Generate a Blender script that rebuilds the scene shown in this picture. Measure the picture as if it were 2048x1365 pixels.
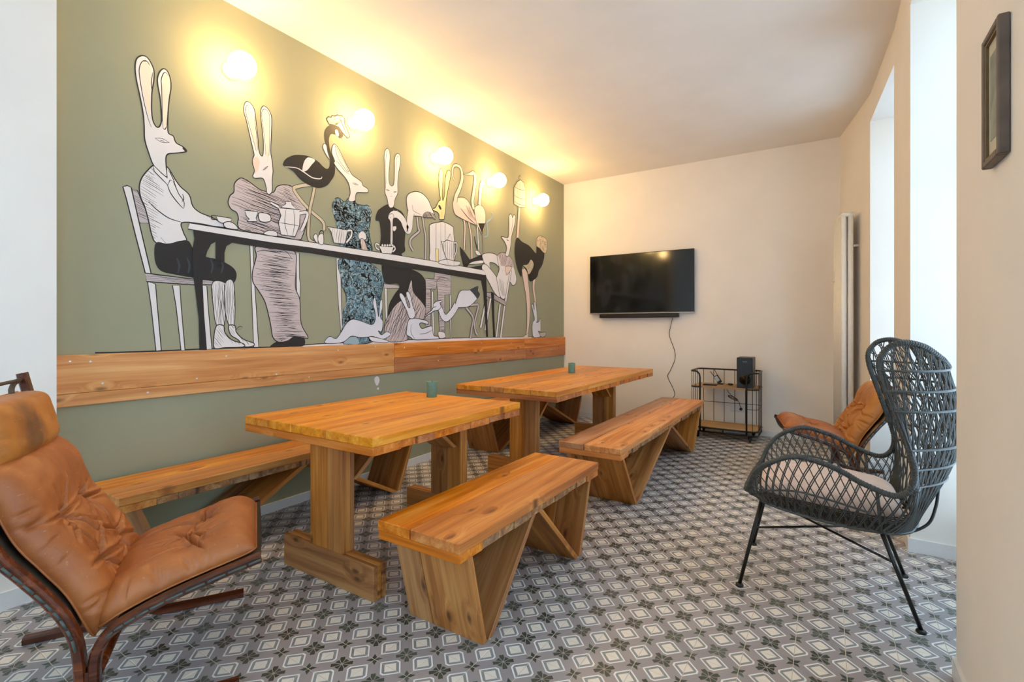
import bpy, bmesh, math, random
from mathutils import Vector, Matrix, noise
from mathutils.geometry import tessellate_polygon
random.seed(7)
PI = math.pi
for o in list(bpy.data.objects):
    bpy.data.objects.remove(o)
scene = bpy.context.scene
C = scene.collection

# ------------------------------------------------------------------ camera, sky, exposure
FPX, HORIZON = 984.0, 655.0                      # focal length and horizon row for a 2048 x 1365 frame
CAM = Vector((3.166, 0.0, 1.25))
YAW = math.atan(629 / 984.0)
cd = bpy.data.cameras.new('camera')
cam = bpy.data.objects.new('camera', cd); C.objects.link(cam)
cam.location = CAM; cam.rotation_euler = (PI / 2, 0, YAW)
cd.sensor_width = 36.0; cd.lens = 36.0 * FPX / 2048; cd.shift_y = (HORIZON - 682.5) / 2048
cd.clip_start = 0.02
scene.camera = cam

SKY_STRENGTH = 2.75
world = bpy.data.worlds.new('sky'); scene.world = world; world.use_nodes = True
bg = world.node_tree.nodes['Background']
bg.inputs['Color'].default_value = (0.58, 0.79, 1.0, 1); bg.inputs['Strength'].default_value = SKY_STRENGTH
LAMP_STRENGTH = 44.0
LAMP_COLOR = (1.0, 0.64, 0.25, 1)
vs = scene.view_settings
vs.view_transform = 'Standard'; vs.look = 'None'; vs.gamma = 1.0; vs.use_curve_mapping = False
vs.exposure = 0.66

# ------------------------------------------------------------------ materials
def srgb(r, g, b):
    f = lambda c: (c / 255 / 12.92) if c / 255 <= 0.04045 else ((c / 255 + 0.055) / 1.055) ** 2.4
    return (f(r), f(g), f(b), 1)

class NT:
    def __init__(s, name):
        s.m = bpy.data.materials.new(name); s.m.use_nodes = True
        s.t = s.m.node_tree; s.p = s.t.nodes['Principled BSDF']
    def n(s, typ, **kw):
        nd = s.t.nodes.new(typ)
        for k, v in kw.items(): setattr(nd, k, v)
        return nd
    def l(s, a, b): s.t.links.new(a, b)
    def val(s, x, sock):
        if hasattr(x, 'is_linked'): s.l(x, sock)
        else: sock.default_value = x
    def math(s, op, a, b=None, c=None):
        nd = s.n('ShaderNodeMath', operation=op)
        s.val(a, nd.inputs[0])
        if b is not None: s.val(b, nd.inputs[1])
        if c is not None: s.val(c, nd.inputs[2])
        return nd.outputs[0]
    def mix(s, f, a, b):
        nd = s.n('ShaderNodeMix', data_type='RGBA')
        s.val(f, nd.inputs[0]); s.val(a, nd.inputs[6]); s.val(b, nd.inputs[7])
        return nd.outputs[2]
    def ramp(s, f, stops):
        nd = s.n('ShaderNodeValToRGB'); s.l(f, nd.inputs[0])
        e = nd.color_ramp.elements
        while len(e) < len(stops): e.new(0.5)
        for i, (p, c) in enumerate(stops): e[i].position = p; e[i].color = c
        return nd.outputs[0]
    def noise(s, vec, scale, detail=3, rough=0.5, dist=0.0):
        nd = s.n('ShaderNodeTexNoise')
        if vec is not None: s.l(vec, nd.inputs['Vector'])
        nd.inputs['Scale'].default_value = scale; nd.inputs['Detail'].default_value = detail
        nd.inputs['Roughness'].default_value = rough; nd.inputs['Distortion'].default_value = dist
        return nd.outputs[0]
    def bump(s, h, strength, dist):
        nd = s.n('ShaderNodeBump'); nd.inputs['Strength'].default_value = strength
        nd.inputs['Distance'].default_value = dist; s.l(h, nd.inputs['Height'])
        s.l(nd.outputs[0], s.p.inputs['Normal'])
    def map(s, vec, scale=(1, 1, 1), rot=(0, 0, 0)):
        nd = s.n('ShaderNodeMapping'); s.l(vec, nd.inputs[0])
        nd.inputs['Scale'].default_value = scale; nd.inputs['Rotation'].default_value = rot
        return nd.outputs[0]

def plain(name, col, rough=0.6, metal=0.0, var=0.08, scale=30, bump=0.0, spec=0.5):
    m = NT(name); tc = m.n('ShaderNodeTexCoord')
    f = m.noise(tc.outputs['Object'], scale, 3)
    d = tuple(c * (1 - var) for c in col[:3]) + (1,); l = tuple(min(1, c * (1 + var)) for c in col[:3]) + (1,)
    m.l(m.ramp(f, [(0.3, d), (0.7, l)]), m.p.inputs['Base Color'])
    m.p.inputs['Roughness'].default_value = rough; m.p.inputs['Metallic'].default_value = metal
    m.p.inputs['Specular IOR Level'].default_value = spec
    if bump: m.bump(f, 0.4, bump)
    return m.m

def wood(name, dark, mid, light, rough=0.42, knots=1.0, grey=0.0):
    """pine-like boards: grain runs along the board's own X axis"""
    m = NT(name); tc = m.n('ShaderNodeTexCoord'); oi = m.n('ShaderNodeObjectInfo')
    rnd = oi.outputs['Random']
    off = m.n('ShaderNodeCombineXYZ')
    m.l(m.math('MULTIPLY', rnd, 37.0), off.inputs[0]); m.l(m.math('MULTIPLY', rnd, 91.0), off.inputs[1])
    m.l(m.math('MULTIPLY', rnd, 13.0), off.inputs[2])
    add = m.n('ShaderNodeVectorMath', operation='ADD')
    m.l(tc.outputs['Object'], add.inputs[0]); m.l(off.outputs[0], add.inputs[1])
    v = add.outputs[0]
    kv = m.map(v, (4.0, 9.0, 1.0))
    vo = m.n('ShaderNodeTexVoronoi', voronoi_dimensions='2D'); m.l(kv, vo.inputs['Vector']); vo.inputs['Scale'].default_value = 1.0
    sc = m.n('ShaderNodeSeparateColor'); m.l(vo.outputs['Color'], sc.inputs[0])
    kd = m.math('ADD', vo.outputs['Distance'], m.math('MULTIPLY', m.math('LESS_THAN', sc.outputs[0], 0.70), 2.0))
    knot = m.ramp(kd, [(0.0, (1, 1, 1, 1)), (0.04, (1, 1, 1, 1)), (0.14, (0, 0, 0, 1))])
    warp = m.ramp(kd, [(0.0, (1, 1, 1, 1)), (0.4, (0, 0, 0, 1))])
    # growth lines bend round the knots
    bend = m.n('ShaderNodeVectorMath', operation='ADD'); m.l(v, bend.inputs[0])
    cb = m.n('ShaderNodeCombineXYZ'); m.l(m.math('MULTIPLY', warp, 0.05), cb.inputs[1]); m.l(m.math('MULTIPLY', warp, 0.03), cb.inputs[2]); m.l(cb.outputs[0], bend.inputs[1])
    bv = bend.outputs[0]
    g1 = m.noise(m.map(bv, (0.6, 11.0, 11.0)), 2.0, 3, 0.55, 0.35)
    g2 = m.noise(m.map(bv, (1.2, 46.0, 46.0)), 2.0, 3, 0.6, 0.2)
    s2 = m.math('ADD', m.math('MULTIPLY', g1, 0.72), m.math('MULTIPLY', g2, 0.28))
    col = m.ramp(s2, [(0.33, dark), (0.49, mid), (0.64, light)])
    blot = m.noise(m.map(v, (1.3, 3, 3)), 1.4, 2)
    col = m.mix(m.math('MAXIMUM', m.math('MULTIPLY', m.math('SUBTRACT', 0.5, blot), 1.6), 0.0), col, dark)
    kc = tuple(c * 0.30 for c in dark[:3]) + (1,)
    col = m.mix(m.math('MULTIPLY', knot, 0.8 * knots), col, kc)
    hs = m.n('ShaderNodeHueSaturation'); m.l(col, hs.inputs['Color'])
    m.l(m.math('ADD', 0.74, m.math('MULTIPLY', rnd, 0.42)), hs.inputs['Value'])
    m.l(m.math('ADD', 0.94, m.math('MULTIPLY', rnd, 0.12)), hs.inputs['Saturation'])
    m.l(hs.outputs[0], m.p.inputs['Base Color'])
    m.l(m.math('ADD', rough - 0.08, m.math('MULTIPLY', g1, 0.2)), m.p.inputs['Roughness'])
    m.bump(s2, 0.2, 0.003)
    return m.m

def wall_paint(name, col, rough=0.75):
    m = NT(name); tc = m.n('ShaderNodeTexCoord')
    f = m.noise(tc.outputs['Object'], 2.5, 3)
    d = tuple(c * 0.965 for c in col[:3]) + (1,)
    m.l(m.ramp(f, [(0.35, d), (0.65, col)]), m.p.inputs['Base Color'])
    m.p.inputs['Roughness'].default_value = rough
    m.bump(m.noise(tc.outputs['Object'], 160, 2), 0.12, 0.002)
    return m.m

TS, TX0, TY0 = 0.166, 2.564, 1.945               # cement tile pitch and one tile corner
def tile_material():
    m = NT('patterned_cement_tile'); g = m.n('ShaderNodeNewGeometry')
    sx = m.n('ShaderNodeSeparateXYZ'); m.l(g.outputs['Position'], sx.inputs[0])
    u = m.math('MULTIPLY', m.math('SUBTRACT', sx.outputs[0], TX0), 1 / TS)
    v = m.math('MULTIPLY', m.math('SUBTRACT', sx.outputs[1], TY0), 1 / TS)
    iu, iv = m.math('FLOOR', u), m.math('FLOOR', v)
    x = m.math('ABSOLUTE', m.math('SUBTRACT', m.math('SUBTRACT', u, iu), 0.5))
    y = m.math('ABSOLUTE', m.math('SUBTRACT', m.math('SUBTRACT', v, iv), 0.5))
    lt = lambda a, b: m.math('LESS_THAN', a, b)
    gt = lambda a, b: m.math('GREATER_THAN', a, b)
    mul = lambda a, b: m.math('MULTIPLY', a, b)
    mx = m.math('MAXIMUM', x, y); mn = m.math('MINIMUM', x, y)
    # diamonds centred on the edge middles
    d = m.math('ADD', m.math('SUBTRACT', 0.5, mx), mn)
    wn = m.n('ShaderNodeTexWhiteNoise', noise_dimensions='2D')
    cb = m.n('ShaderNodeCombineXYZ'); m.l(iu, cb.inputs[0]); m.l(iv, cb.inputs[1]); m.l(cb.outputs[0], wn.inputs['Vector'])
    rnd = wn.outputs['Value']
    grey = srgb(168, 158, 155); grey2 = srgb(157, 149, 149)
    col = m.mix(rnd, grey, grey2)
    white = srgb(240, 237, 232); slate = srgb(146, 148, 147); cream = srgb(238, 228, 213)
    tipcut = m.math('SUBTRACT', 0.5, mx)          # the tips towards the flower are notched
    col = m.mix(mul(lt(d, 0.312), lt(tipcut, 0.268)), col, white)
    col = m.mix(mul(lt(d, 0.262), lt(tipcut, 0.226)), col, slate)
    col = m.mix(lt(d, 0.178), col, cream)
    # eight petal flower in the middle
    dal = mul(m.math('ADD', x, y), 0.7071); dac = m.math('ABSOLUTE', mul(m.math('SUBTRACT', x, y), 0.7071))
    mi = lambda a, b: m.math('MINIMUM', a, b)
    longw = mi(mi(m.math('SUBTRACT', mul(dal, 0.40), 0.006), 0.052), mul(m.math('SUBTRACT', 0.262, dal), 1.6))
    longp = mul(mul(lt(dac, longw), gt(dal, 0.032)), lt(dal, m.math('ADD', 0.232, mul(dac, 0.25))))
    shortw = m.math('SUBTRACT', mul(mx, 0.40), 0.007)
    shortp = mul(mul(lt(mn, shortw), gt(mx, 0.032)), lt(mx, m.math('SUBTRACT', 0.165, mul(mn, 0.2))))
    flower = m.math('MAXIMUM', longp, shortp)
    green = srgb(58, 68, 56); green2 = srgb(88, 98, 84)
    gcol = m.mix(m.math('POWER', rnd, 3.0), green, green2)
    col = m.mix(flower, col, gcol)
    # four pointed star round the tile corner, its points along the diagonals
    p, q = m.math('SUBTRACT', 0.5, x), m.math('SUBTRACT', 0.5, y)
    along = mul(m.math('ADD', p, q), 0.7071); across = m.math('ABSOLUTE', mul(m.math('SUBTRACT', p, q), 0.7071))
    wid = m.math('MINIMUM', mul(along, 0.72), mul(m.math('SUBTRACT', 0.19, along), 0.42))
    col = m.mix(mul(lt(across, wid), gt(m.math('MINIMUM', p, q), 0.006)), col, gcol)
    dirt = m.noise(g.outputs['Position'], 9.0, 3)
    col = m.mix(m.math('MULTIPLY', dirt, 0.12), col, srgb(120, 112, 104))
    m.l(col, m.p.inputs['Base Color'])
    m.l(m.math('ADD', 0.25, mul(dirt, 0.2)), m.p.inputs['Roughness'])
    return m.m

def leather(name, a, b, patch=None):
    m = NT(name); tc = m.n('ShaderNodeTexCoord'); o = tc.outputs['Object']
    f = m.noise(o, 5.0, 4, 0.6)
    col = m.ramp(f, [(0.3, a), (0.68, b)])
    if patch:
        sp = m.n('ShaderNodeVectorMath', operation='DISTANCE'); m.l(o, sp.inputs[0]); sp.inputs[1].default_value = patch
        n2 = m.noise(o, 18.0, 4)
        dd = m.math('ADD', sp.outputs['Value'], m.math('MULTIPLY', m.math('SUBTRACT', n2, 0.5), 0.09))
        col = m.mix(m.ramp(dd, [(0.045, (0.8, 0.8, 0.8, 1)), (0.115, (0, 0, 0, 1))]), col, srgb(96, 66, 44))
    sc = m.noise(m.map(o, (30, 6, 40)), 3.0, 2)
    col = m.mix(m.ramp(sc, [(0.66, (0, 0, 0, 1)), (0.74, (0.3, 0.3, 0.3, 1))]), col, srgb(222, 168, 112))
    m.l(col, m.p.inputs['Base Color'])
    m.p.inputs['Roughness'].default_value = 0.45
    m.bump(m.noise(o, 260, 3), 0.25, 0.002)
    return m.m

M = {}
M['green'] = wall_paint('grey_green_wall_paint', srgb(160, 159, 130))
M['white_wall'] = wall_paint('warm_white_wall_paint', srgb(244, 236, 225))
M['ceiling'] = wall_paint('white_ceiling_paint', srgb(245, 239, 230), 0.85)
M['trim'] = plain('white_trim_paint', srgb(232, 230, 226), 0.45, var=0.02)
M['tile'] = tile_material()
M['grout'] = plain('cream_grout', srgb(206, 194, 172), 0.9)
M['top'] = wood('honey_oiled_pine', srgb(186, 104, 32), srgb(222, 142, 50), srgb(240, 172, 80), 0.36)
M['bench'] = wood('amber_oiled_pine', srgb(164, 86, 32), srgb(204, 120, 50), srgb(226, 152, 80), 0.38)
M['leg'] = wood('brown_oiled_pine', srgb(140, 82, 38), srgb(184, 120, 60), srgb(208, 150, 86), 0.48)
M['tanbench'] = wood('tan_oiled_pine', srgb(170, 100, 56), srgb(208, 138, 84), srgb(226, 168, 116), 0.4)
M['rough'] = wood('rough_sawn_pine', srgb(112, 76, 50), srgb(160, 114, 74), srgb(196, 156, 112), 0.7)
M['rail'] = wood('pale_varnished_pine', srgb(186, 116, 60), srgb(212, 148, 86), srgb(226, 172, 112), 0.34, 0.9)
M['shelfwood'] = wood('light_shelf_board', srgb(150, 110, 66), srgb(188, 146, 92), srgb(206, 168, 116), 0.5, 0.3)
M['rosewood'] = wood('dark_rosewood', srgb(44, 18, 10), srgb(82, 36, 18), srgb(118, 58, 30), 0.22, 0.0)
M['leather'] = leather('tan_leather', srgb(156, 86, 40), srgb(186, 112, 58))
M['leather2'] = leather('camel_leather', srgb(176, 108, 44), srgb(200, 132, 62), None)
M['leatherhead'] = leather('worn_camel_leather', srgb(176, 106, 40), srgb(198, 130, 58), (-0.25, -0.07, 0.905))
M['canvas'] = plain('brown_canvas', srgb(84, 70, 56), 0.9)
M['cord'] = plain('grey_green_cord', srgb(74, 84, 80), 0.5)
M['black'] = plain('black_plastic', srgb(26, 26, 27), 0.4, spec=0.4)
M['blackmetal'] = plain('black_steel', srgb(30, 28, 27), 0.38, 0.3)
M['wicker'] = plain('dark_grey_rattan', srgb(66, 68, 66), 0.36, var=0.25, scale=60)
M['cushion'] = plain('pale_pink_linen', srgb(222, 196, 180), 0.85, var=0.05, scale=18, bump=0.002)
M['screen'] = plain('glossy_screen', srgb(14, 14, 15), 0.09, var=0.0)
M['silver'] = plain('brushed_silver', srgb(170, 165, 158), 0.35, 0.8)
M['candle'] = plain('sage_green_wax', srgb(98, 134, 116), 0.55, var=0.12, scale=70)
M['wick'] = plain('burnt_wick', srgb(30, 24, 20), 0.9)
M['radiator'] = plain('cream_radiator_enamel', srgb(246, 240, 228), 0.4, var=0.02)
M['porcelain'] = plain('white_porcelain', srgb(240, 234, 222), 0.3, var=0.02)
M['gilt'] = plain('dull_bronze_slip', srgb(120, 98, 66), 0.45, 0.2)
M['framewood'] = plain('grey_brown_frame_wood', srgb(98, 84, 74), 0.5, var=0.25, scale=14)
M['matboard'] = plain('cream_mat_board', srgb(226, 214, 188), 0.9, var=0.03)
M['printed'] = plain('faded_grey_green_print', srgb(164, 164, 148), 0.8, var=0.25, scale=16)
M['screw'] = plain('bright_zinc', srgb(214, 210, 204), 0.3, 0.6)
M['winframe'] = plain('white_window_lacquer', srgb(240, 240, 238), 0.35, var=0.01)
def glass_mat(name):
    m = NT(name); p = m.p
    p.inputs['Transmission Weight'].default_value = 1.0; p.inputs['Roughness'].default_value = 0.0
    p.inputs['IOR'].default_value = 1.01; p.inputs['Base Color'].default_value = (0.97, 0.99, 1, 1)
    return m.m
M['glass'] = glass_mat('clear_window_glass')
def emis(name, col, st):
    m = NT(name); m.p.inputs['Base Color'].default_value = (1, 1, 1, 1)
    m.p.inputs['Emission Color'].default_value = col; m.p.inputs['Emission Strength'].default_value = st
    return m.m
M['globe'] = emis('lit_opal_globe', LAMP_COLOR, LAMP_STRENGTH)
# mural paints
for k, c in dict(W=(232, 226, 222), K=(34, 31, 30), G=(196, 184, 182), P=(234, 208, 190), B=(104, 140, 152), Y=(236, 220, 158),
                 T=(210, 194, 164), C=(236, 222, 200), S=(158, 182, 190), L=(224, 224, 230), H=(206, 190, 186), N=(56, 62, 70)).items():
    M['p' + k] = plain('mural_paint_' + dict(W='white', K='black', G='warm_grey', P='pink', B='blue', Y='yellow', T='tan', C='cream',
                       S='pale_blue', L='cold_white', H='mauve_grey', N='slate')[k], srgb(*c), 0.7, var=0.03, scale=6)

# ------------------------------------------------------------------ builders
def link(o, parent=None):
    C.objects.link(o)
    if parent is not None: o.parent = parent
    return o
def tag(o, label=None, cat=None, group=None, kind=None):
    if label: o['label'] = label
    if cat: o['category'] = cat
    if group: o['group'] = group
    if kind: o['kind'] = kind
    return o
def empty(name, loc=(0, 0, 0), rz=0.0):
    o = bpy.data.objects.new(name, None); o.location = loc; o.rotation_euler = (0, 0, rz); o.empty_display_size = 0.1
    return link(o)
def mesh(name, verts, faces, mats, parent=None, loc=(0, 0, 0), smooth=False, mi=None):
    me = bpy.data.meshes.new(name); me.from_pydata([tuple(v) for v in verts], [], faces)
    for m in (mats if isinstance(mats, (list, tuple)) else [mats]): me.materials.append(m)
    if mi: me.polygons.foreach_set('material_index', mi)
    if smooth: me.polygons.foreach_set('use_smooth', [True] * len(me.polygons))
    me.update()
    o = bpy.data.objects.new(name, me); o.location = loc
    return link(o, parent)
def from_bm(name, bm, mats, parent=None, loc=(0, 0, 0), smooth=False):
    bmesh.ops.recalc_face_normals(bm, faces=bm.faces)
    me = bpy.data.meshes.new(name); bm.to_mesh(me); bm.free()
    for m in (mats if isinstance(mats, (list, tuple)) else [mats]): me.materials.append(m)
    if smooth: me.polygons.foreach_set('use_smooth', [True] * len(me.polygons))
    o = bpy.data.objects.new(name, me); o.location = loc
    return link(o, parent)
def box_bm(bm, lo, hi, bev=0.0):
    r = bmesh.ops.create_cube(bm, size=1.0)
    vs_ = r['verts']
    for v in vs_:
        v.co = Vector([lo[i] + (v.co[i] + 0.5) * (hi[i] - lo[i]) for i in range(3)])
    if bev > 0:
        es = list({e for v in vs_ for e in v.link_edges})
        bmesh.ops.bevel(bm, geom=es, offset=bev, segments=1, affect='EDGES', profile=0.5)
def box(name, lo, hi, mat, parent=None, bev=0.003, org=(0, 0, 0)):
    """box between two corners, its origin in its own middle; org is the parent's location"""
    c = [(lo[i] + hi[i]) / 2 for i in range(3)]; h = [(hi[i] - lo[i]) / 2 for i in range(3)]
    bm = bmesh.new(); box_bm(bm, [-a for a in h], h, min(bev, min(h) * 0.6))
    return from_bm(name, bm, mat, parent, [c[i] - org[i] for i in range(3)])
def plank(name, c, size, mat, parent=None, axis='x', org=(0, 0, 0), bev=0.003, tilt=None, jitter=0.0):
    """board of length/width/thickness size with its grain along the named axis ('x', 'y', 'z'); tilt = extra matrix"""
    L, W, T = size
    bm = bmesh.new(); box_bm(bm, (-L / 2, -W / 2, -T / 2), (L / 2, W / 2, T / 2), bev)
    o = from_bm(name, bm, mat, parent)
    R = {'x': Matrix.Identity(3), 'y': Matrix.Rotation(PI / 2, 3, 'Z'), 'z': Matrix.Rotation(-PI / 2, 3, 'Y')}[axis]
    if tilt is not None: R = tilt @ R
    o.rotation_euler = R.to_euler(); o.location = Vector(c) - Vector(org)
    return o
def cat_rom(pts, n=8, closed=False):
    P = [Vector(p) for p in pts]; k = len(P); out = []
    rng = range(k) if closed else range(k - 1)
    for i in rng:
        if closed: a, b, c, d = P[i - 1], P[i], P[(i + 1) % k], P[(i + 2) % k]
        else: a, b, c, d = P[max(i - 1, 0)], P[i], P[i + 1], P[min(i + 2, k - 1)]
        for j in range(n):
            t = j / n
            out.append(0.5 * ((2 * b) + (c - a) * t + (2 * a - 5 * b + 4 * c - d) * t * t + (3 * b - a - 3 * c + d) * t ** 3))
    if not closed: out.append(P[-1])
    return out
def tube_data(V, Fc, path, r, sides=8, closed=False, cap=True):
    P = [Vector(p) for p in path]; n = len(P); b0 = len(V)
    up = None
    for i, p in enumerate(P):
        if closed: t = (P[(i + 1) % n] - P[i - 1])
        else: t = P[min(i + 1, n - 1)] - P[max(i - 1, 0)]
        if t.length < 1e-9: t = Vector((0, 0, 1))
        t.normalize()
        if up is None:
            up = t.orthogonal().normalized()
        else:
            up = (up - t * up.dot(t))
            up = up.normalized() if up.length > 1e-6 else t.orthogonal().normalized()
        s = t.cross(up)
        rr = r[i] if isinstance(r, (list, tuple)) else r
        for j in range(sides):
            a = 2 * PI * j / sides
            V.append(p + up * (math.cos(a) * rr) + s * (math.sin(a) * rr))
    for i in range(n if closed else n - 1):
        k0 = b0 + i * sides; k1 = b0 + ((i + 1) % n) * sides
        for j in range(sides):
            Fc.append((k0 + j, k0 + (j + 1) % sides, k1 + (j + 1) % sides, k1 + j))
    if cap and not closed:
        Fc.append(tuple(range(b0 + sides - 1, b0 - 1, -1))); Fc.append(tuple(b0 + (n - 1) * sides + j for j in range(sides)))
def tube(name, path, r, mat, parent=None, sides=8, closed=False, org=(0, 0, 0)):
    V, Fc = [], []; o = Vector(org)
    tube_data(V, Fc, [Vector(p) - o for p in path], r, sides, closed)
    return mesh(name, V, Fc, mat, parent, smooth=True)
def lathe(name, prof, mat, parent=None, seg=32, loc=(0, 0, 0), axis='z'):
    """profile of (radius, height) pairs turned about the axis"""
    V, Fc = [], []
    for (r, z) in prof:
        for j in range(seg):
            a = 2 * PI * j / seg; p = (r * math.cos(a), r * math.sin(a), z)
            V.append(p if axis == 'z' else (p[2], p[0], p[1]))
    for i in range(len(prof) - 1):
        for j in range(seg):
            Fc.append((i * seg + j, i * seg + (j + 1) % seg, (i + 1) * seg + (j + 1) % seg, (i + 1) * seg + j))
    Fc.append(tuple(range(seg - 1, -1, -1))); Fc.append(tuple((len(prof) - 1) * seg + j for j in range(seg)))
    o = mesh(name, V, Fc, mat, parent, loc, smooth=True)
    return o
def copy_tree(o, parent=None):
    c = o.copy(); C.objects.link(c); c.parent = parent
    for ch in list(o.children): copy_tree(ch, c)
    return c

# ------------------------------------------------------------------ the room
CEIL, BACK, FRONT = 3.29, 6.33, -2.2
WH = 3.05                                        # niche head height
NICHE_X = 3.94                                   # window plane
def prism(bm, plan, z0, z1):
    b = [bm.verts.new((x, y, z0)) for x, y in plan]; t = [bm.verts.new((x, y, z1)) for x, y in plan]
    n = len(plan)
    bm.faces.new(b[::-1]); bm.faces.new(t)
    for i in range(n): bm.faces.new((b[i], b[(i + 1) % n], t[(i + 1) % n], t[i]))
def struct(name, bm, mat, **k): return tag(from_bm(name, bm, mat, **k), kind='structure')

bm = bmesh.new(); box_bm(bm, (-0.3, FRONT - 0.2, -0.12), (4.3, BACK + 0.3, -0.0012))
floor = struct('floor', bm, M['grout'])
bm = bmesh.new(); box_bm(bm, (-0.3, FRONT - 0.2, CEIL), (4.3, BACK + 0.3, CEIL + 0.15)); struct('ceiling', bm, M['ceiling'])
bm = bmesh.new(); box_bm(bm, (-0.25, 0.8, 0), (0, BACK, CEIL)); wall_left = struct('wall_left', bm, M['green'])
bm = bmesh.new(); box_bm(bm, (-0.25, FRONT, 0), (0.10, 0.8, CEIL)); struct('wall_left_return', bm, M['white_wall'])
bm = bmesh.new(); box_bm(bm, (-0.25, BACK, 0), (4.3, BACK + 0.2, CEIL)); struct('wall_back', bm, M['white_wall'])
bm = bmesh.new()                                 # wall behind the camera with a wide glazed opening added to raise the daylight
for lo, hi in (((-0.25, FRONT - 0.2, 0), (0.5, FRONT, CEIL)), ((2.5, FRONT - 0.2, 0), (4.3, FRONT, CEIL)), ((0.5, FRONT - 0.2, 2.8), (2.5, FRONT, CEIL)), ((0.5, FRONT - 0.2, 0), (2.5, FRONT, 0.3))):
    box_bm(bm, lo, hi)
struct('wall_front', bm, M['white_wall'])
# window wall: piers and heads round four tall window niches
OUT = 4.02
edge = [(3.29, 6.33), (3.488, 5.32), (3.556, 4.25), (3.560, 3.51), (3.556, 2.33), (3.556, 1.40), (3.556, 0.25), (3.556, -0.55), (3.556, -1.70), (3.556, FRONT)]
niches = []
bm = bmesh.new()
for i in range(0, len(edge) - 1):
    (xa, ya), (xb, yb) = edge[i], edge[i + 1]
    plan = [(xa, ya), (OUT, ya), (OUT, yb), (xb, yb)]
    if i % 2 == 0: prism(bm, plan, 0, CEIL)
    else:
        prism(bm, plan, WH, CEIL); niches.append((yb, ya))
struct('wall_right', bm, M['white_wall'])
for k, (y0, y1) in enumerate(niches):
    w = empty('window_%d' % (k + 1), (NICHE_X, (y0 + y1) / 2, 0)); tag(w, kind='structure')
    org = w.location; fr = 0.06
    for nm, lo, hi in (('window_frame', (NICHE_X, y0, 0), (NICHE_X + 0.06, y0 + fr, WH)), ('window_frame', (NICHE_X, y1 - fr, 0), (NICHE_X + 0.06, y1, WH)),
                       ('window_frame', (NICHE_X, y0 + fr, WH - fr), (NICHE_X + 0.06, y1 - fr, WH)), ('kick_panel', (NICHE_X, y0 + fr, 0), (NICHE_X + 0.06, y1 - fr, 0.28)),
                       ('mullion', (NICHE_X, (y0 + y1) / 2 - 0.05, 0.28), (NICHE_X + 0.06, (y0 + y1) / 2 + 0.05, WH - fr)),
                       ('transom', (NICHE_X, y0 + fr, 2.2), (NICHE_X + 0.055, y1 - fr, 2.27))):
        box(nm, lo, hi, M['winframe'], w, 0.004, org)
    box('window_pane', (NICHE_X + 0.025, y0 + fr, 0.28), (NICHE_X + 0.031, y1 - fr, WH - fr), M['glass'], w, 0, org)
    pl = bpy.data.lights.new('sky_portal', 'AREA'); pl.shape = 'RECTANGLE'; pl.size = y1 - y0; pl.size_y = WH; pl.cycles.is_portal = True
    po = bpy.data.objects.new('sky_portal', pl); C.objects.link(po); po.location = (OUT + 0.02, (y0 + y1) / 2, WH / 2); po.rotation_euler = (0, PI / 2, 0)
w = empty('window_%d' % (len(niches) + 1), (1.5, FRONT - 0.1, 0.3)); tag(w, kind='structure')  # glazing of the added opening, out of view behind the camera
for lo, hi in (((0.5, FRONT - 0.13, 0.3), (0.56, FRONT - 0.07, 2.8)), ((2.44, FRONT - 0.13, 0.3), (2.5, FRONT - 0.07, 2.8)), ((0.56, FRONT - 0.13, 2.74), (2.44, FRONT - 0.07, 2.8)), ((0.56, FRONT - 0.13, 0.3), (2.44, FRONT - 0.07, 0.36)),
               ((1.47, FRONT - 0.13, 0.36), (1.53, FRONT - 0.07, 2.74))):
    box('window_frame', lo, hi, M['winframe'], w, 0.004, w.location)
box('window_pane', (0.56, FRONT - 0.105, 0.36), (2.44, FRONT - 0.099, 2.74), M['glass'], w, 0, w.location)
pl = bpy.data.lights.new('sky_portal', 'AREA'); pl.shape = 'RECTANGLE'; pl.size = 2.0; pl.size_y = 2.5; pl.cycles.is_portal = True
po = bpy.data.objects.new('sky_portal', pl); C.objects.link(po); po.location = (1.5, FRONT - 0.22, 1.55); po.rotation_euler = (PI / 2, 0, 0)
# baseboards
def baseboard(name, a, b, out, h=0.062, t=0.012):
    a, b, n = Vector(a), Vector(b), Vector(out).normalized() * t
    bm = bmesh.new(); prism(bm, [tuple(a), tuple(b), tuple(b + n), tuple(a + n)], 0, h)
    bmesh.ops.recalc_face_normals(bm, faces=bm.faces)
    struct(name, bm, M['trim'])
baseboard('baseboard_left', (0, 0.8), (0, BACK), (1, 0))
baseboard('baseboard_left_return', (0.10, FRONT), (0.10, 0.8), (1, 0), 0.08)
baseboard('baseboard_back', (0.012, BACK), (3.28, BACK), (0, -1))
bm = bmesh.new()
for i in range(0, len(edge) - 1, 2):
    (xa, ya), (xb, yb) = edge[i], edge[i + 1]
    prism(bm, [(xa, ya - (0.012 if i == 0 else 0)), (xb, yb - 0.012), (xb - 0.012, yb - 0.012), (xa - 0.012, ya + (0 if i else -0.012))], 0, 0.075)
    if i + 2 < len(edge): prism(bm, [(xb, yb), (NICHE_X, yb), (NICHE_X, yb - 0.012), (xb, yb - 0.012)], 0, 0.075)
    if i: prism(bm, [(xa, ya), (NICHE_X, ya), (NICHE_X, ya + 0.012), (xa, ya + 0.012)], 0, 0.075)
struct('baseboard_right', bm, M['trim'])

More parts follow.
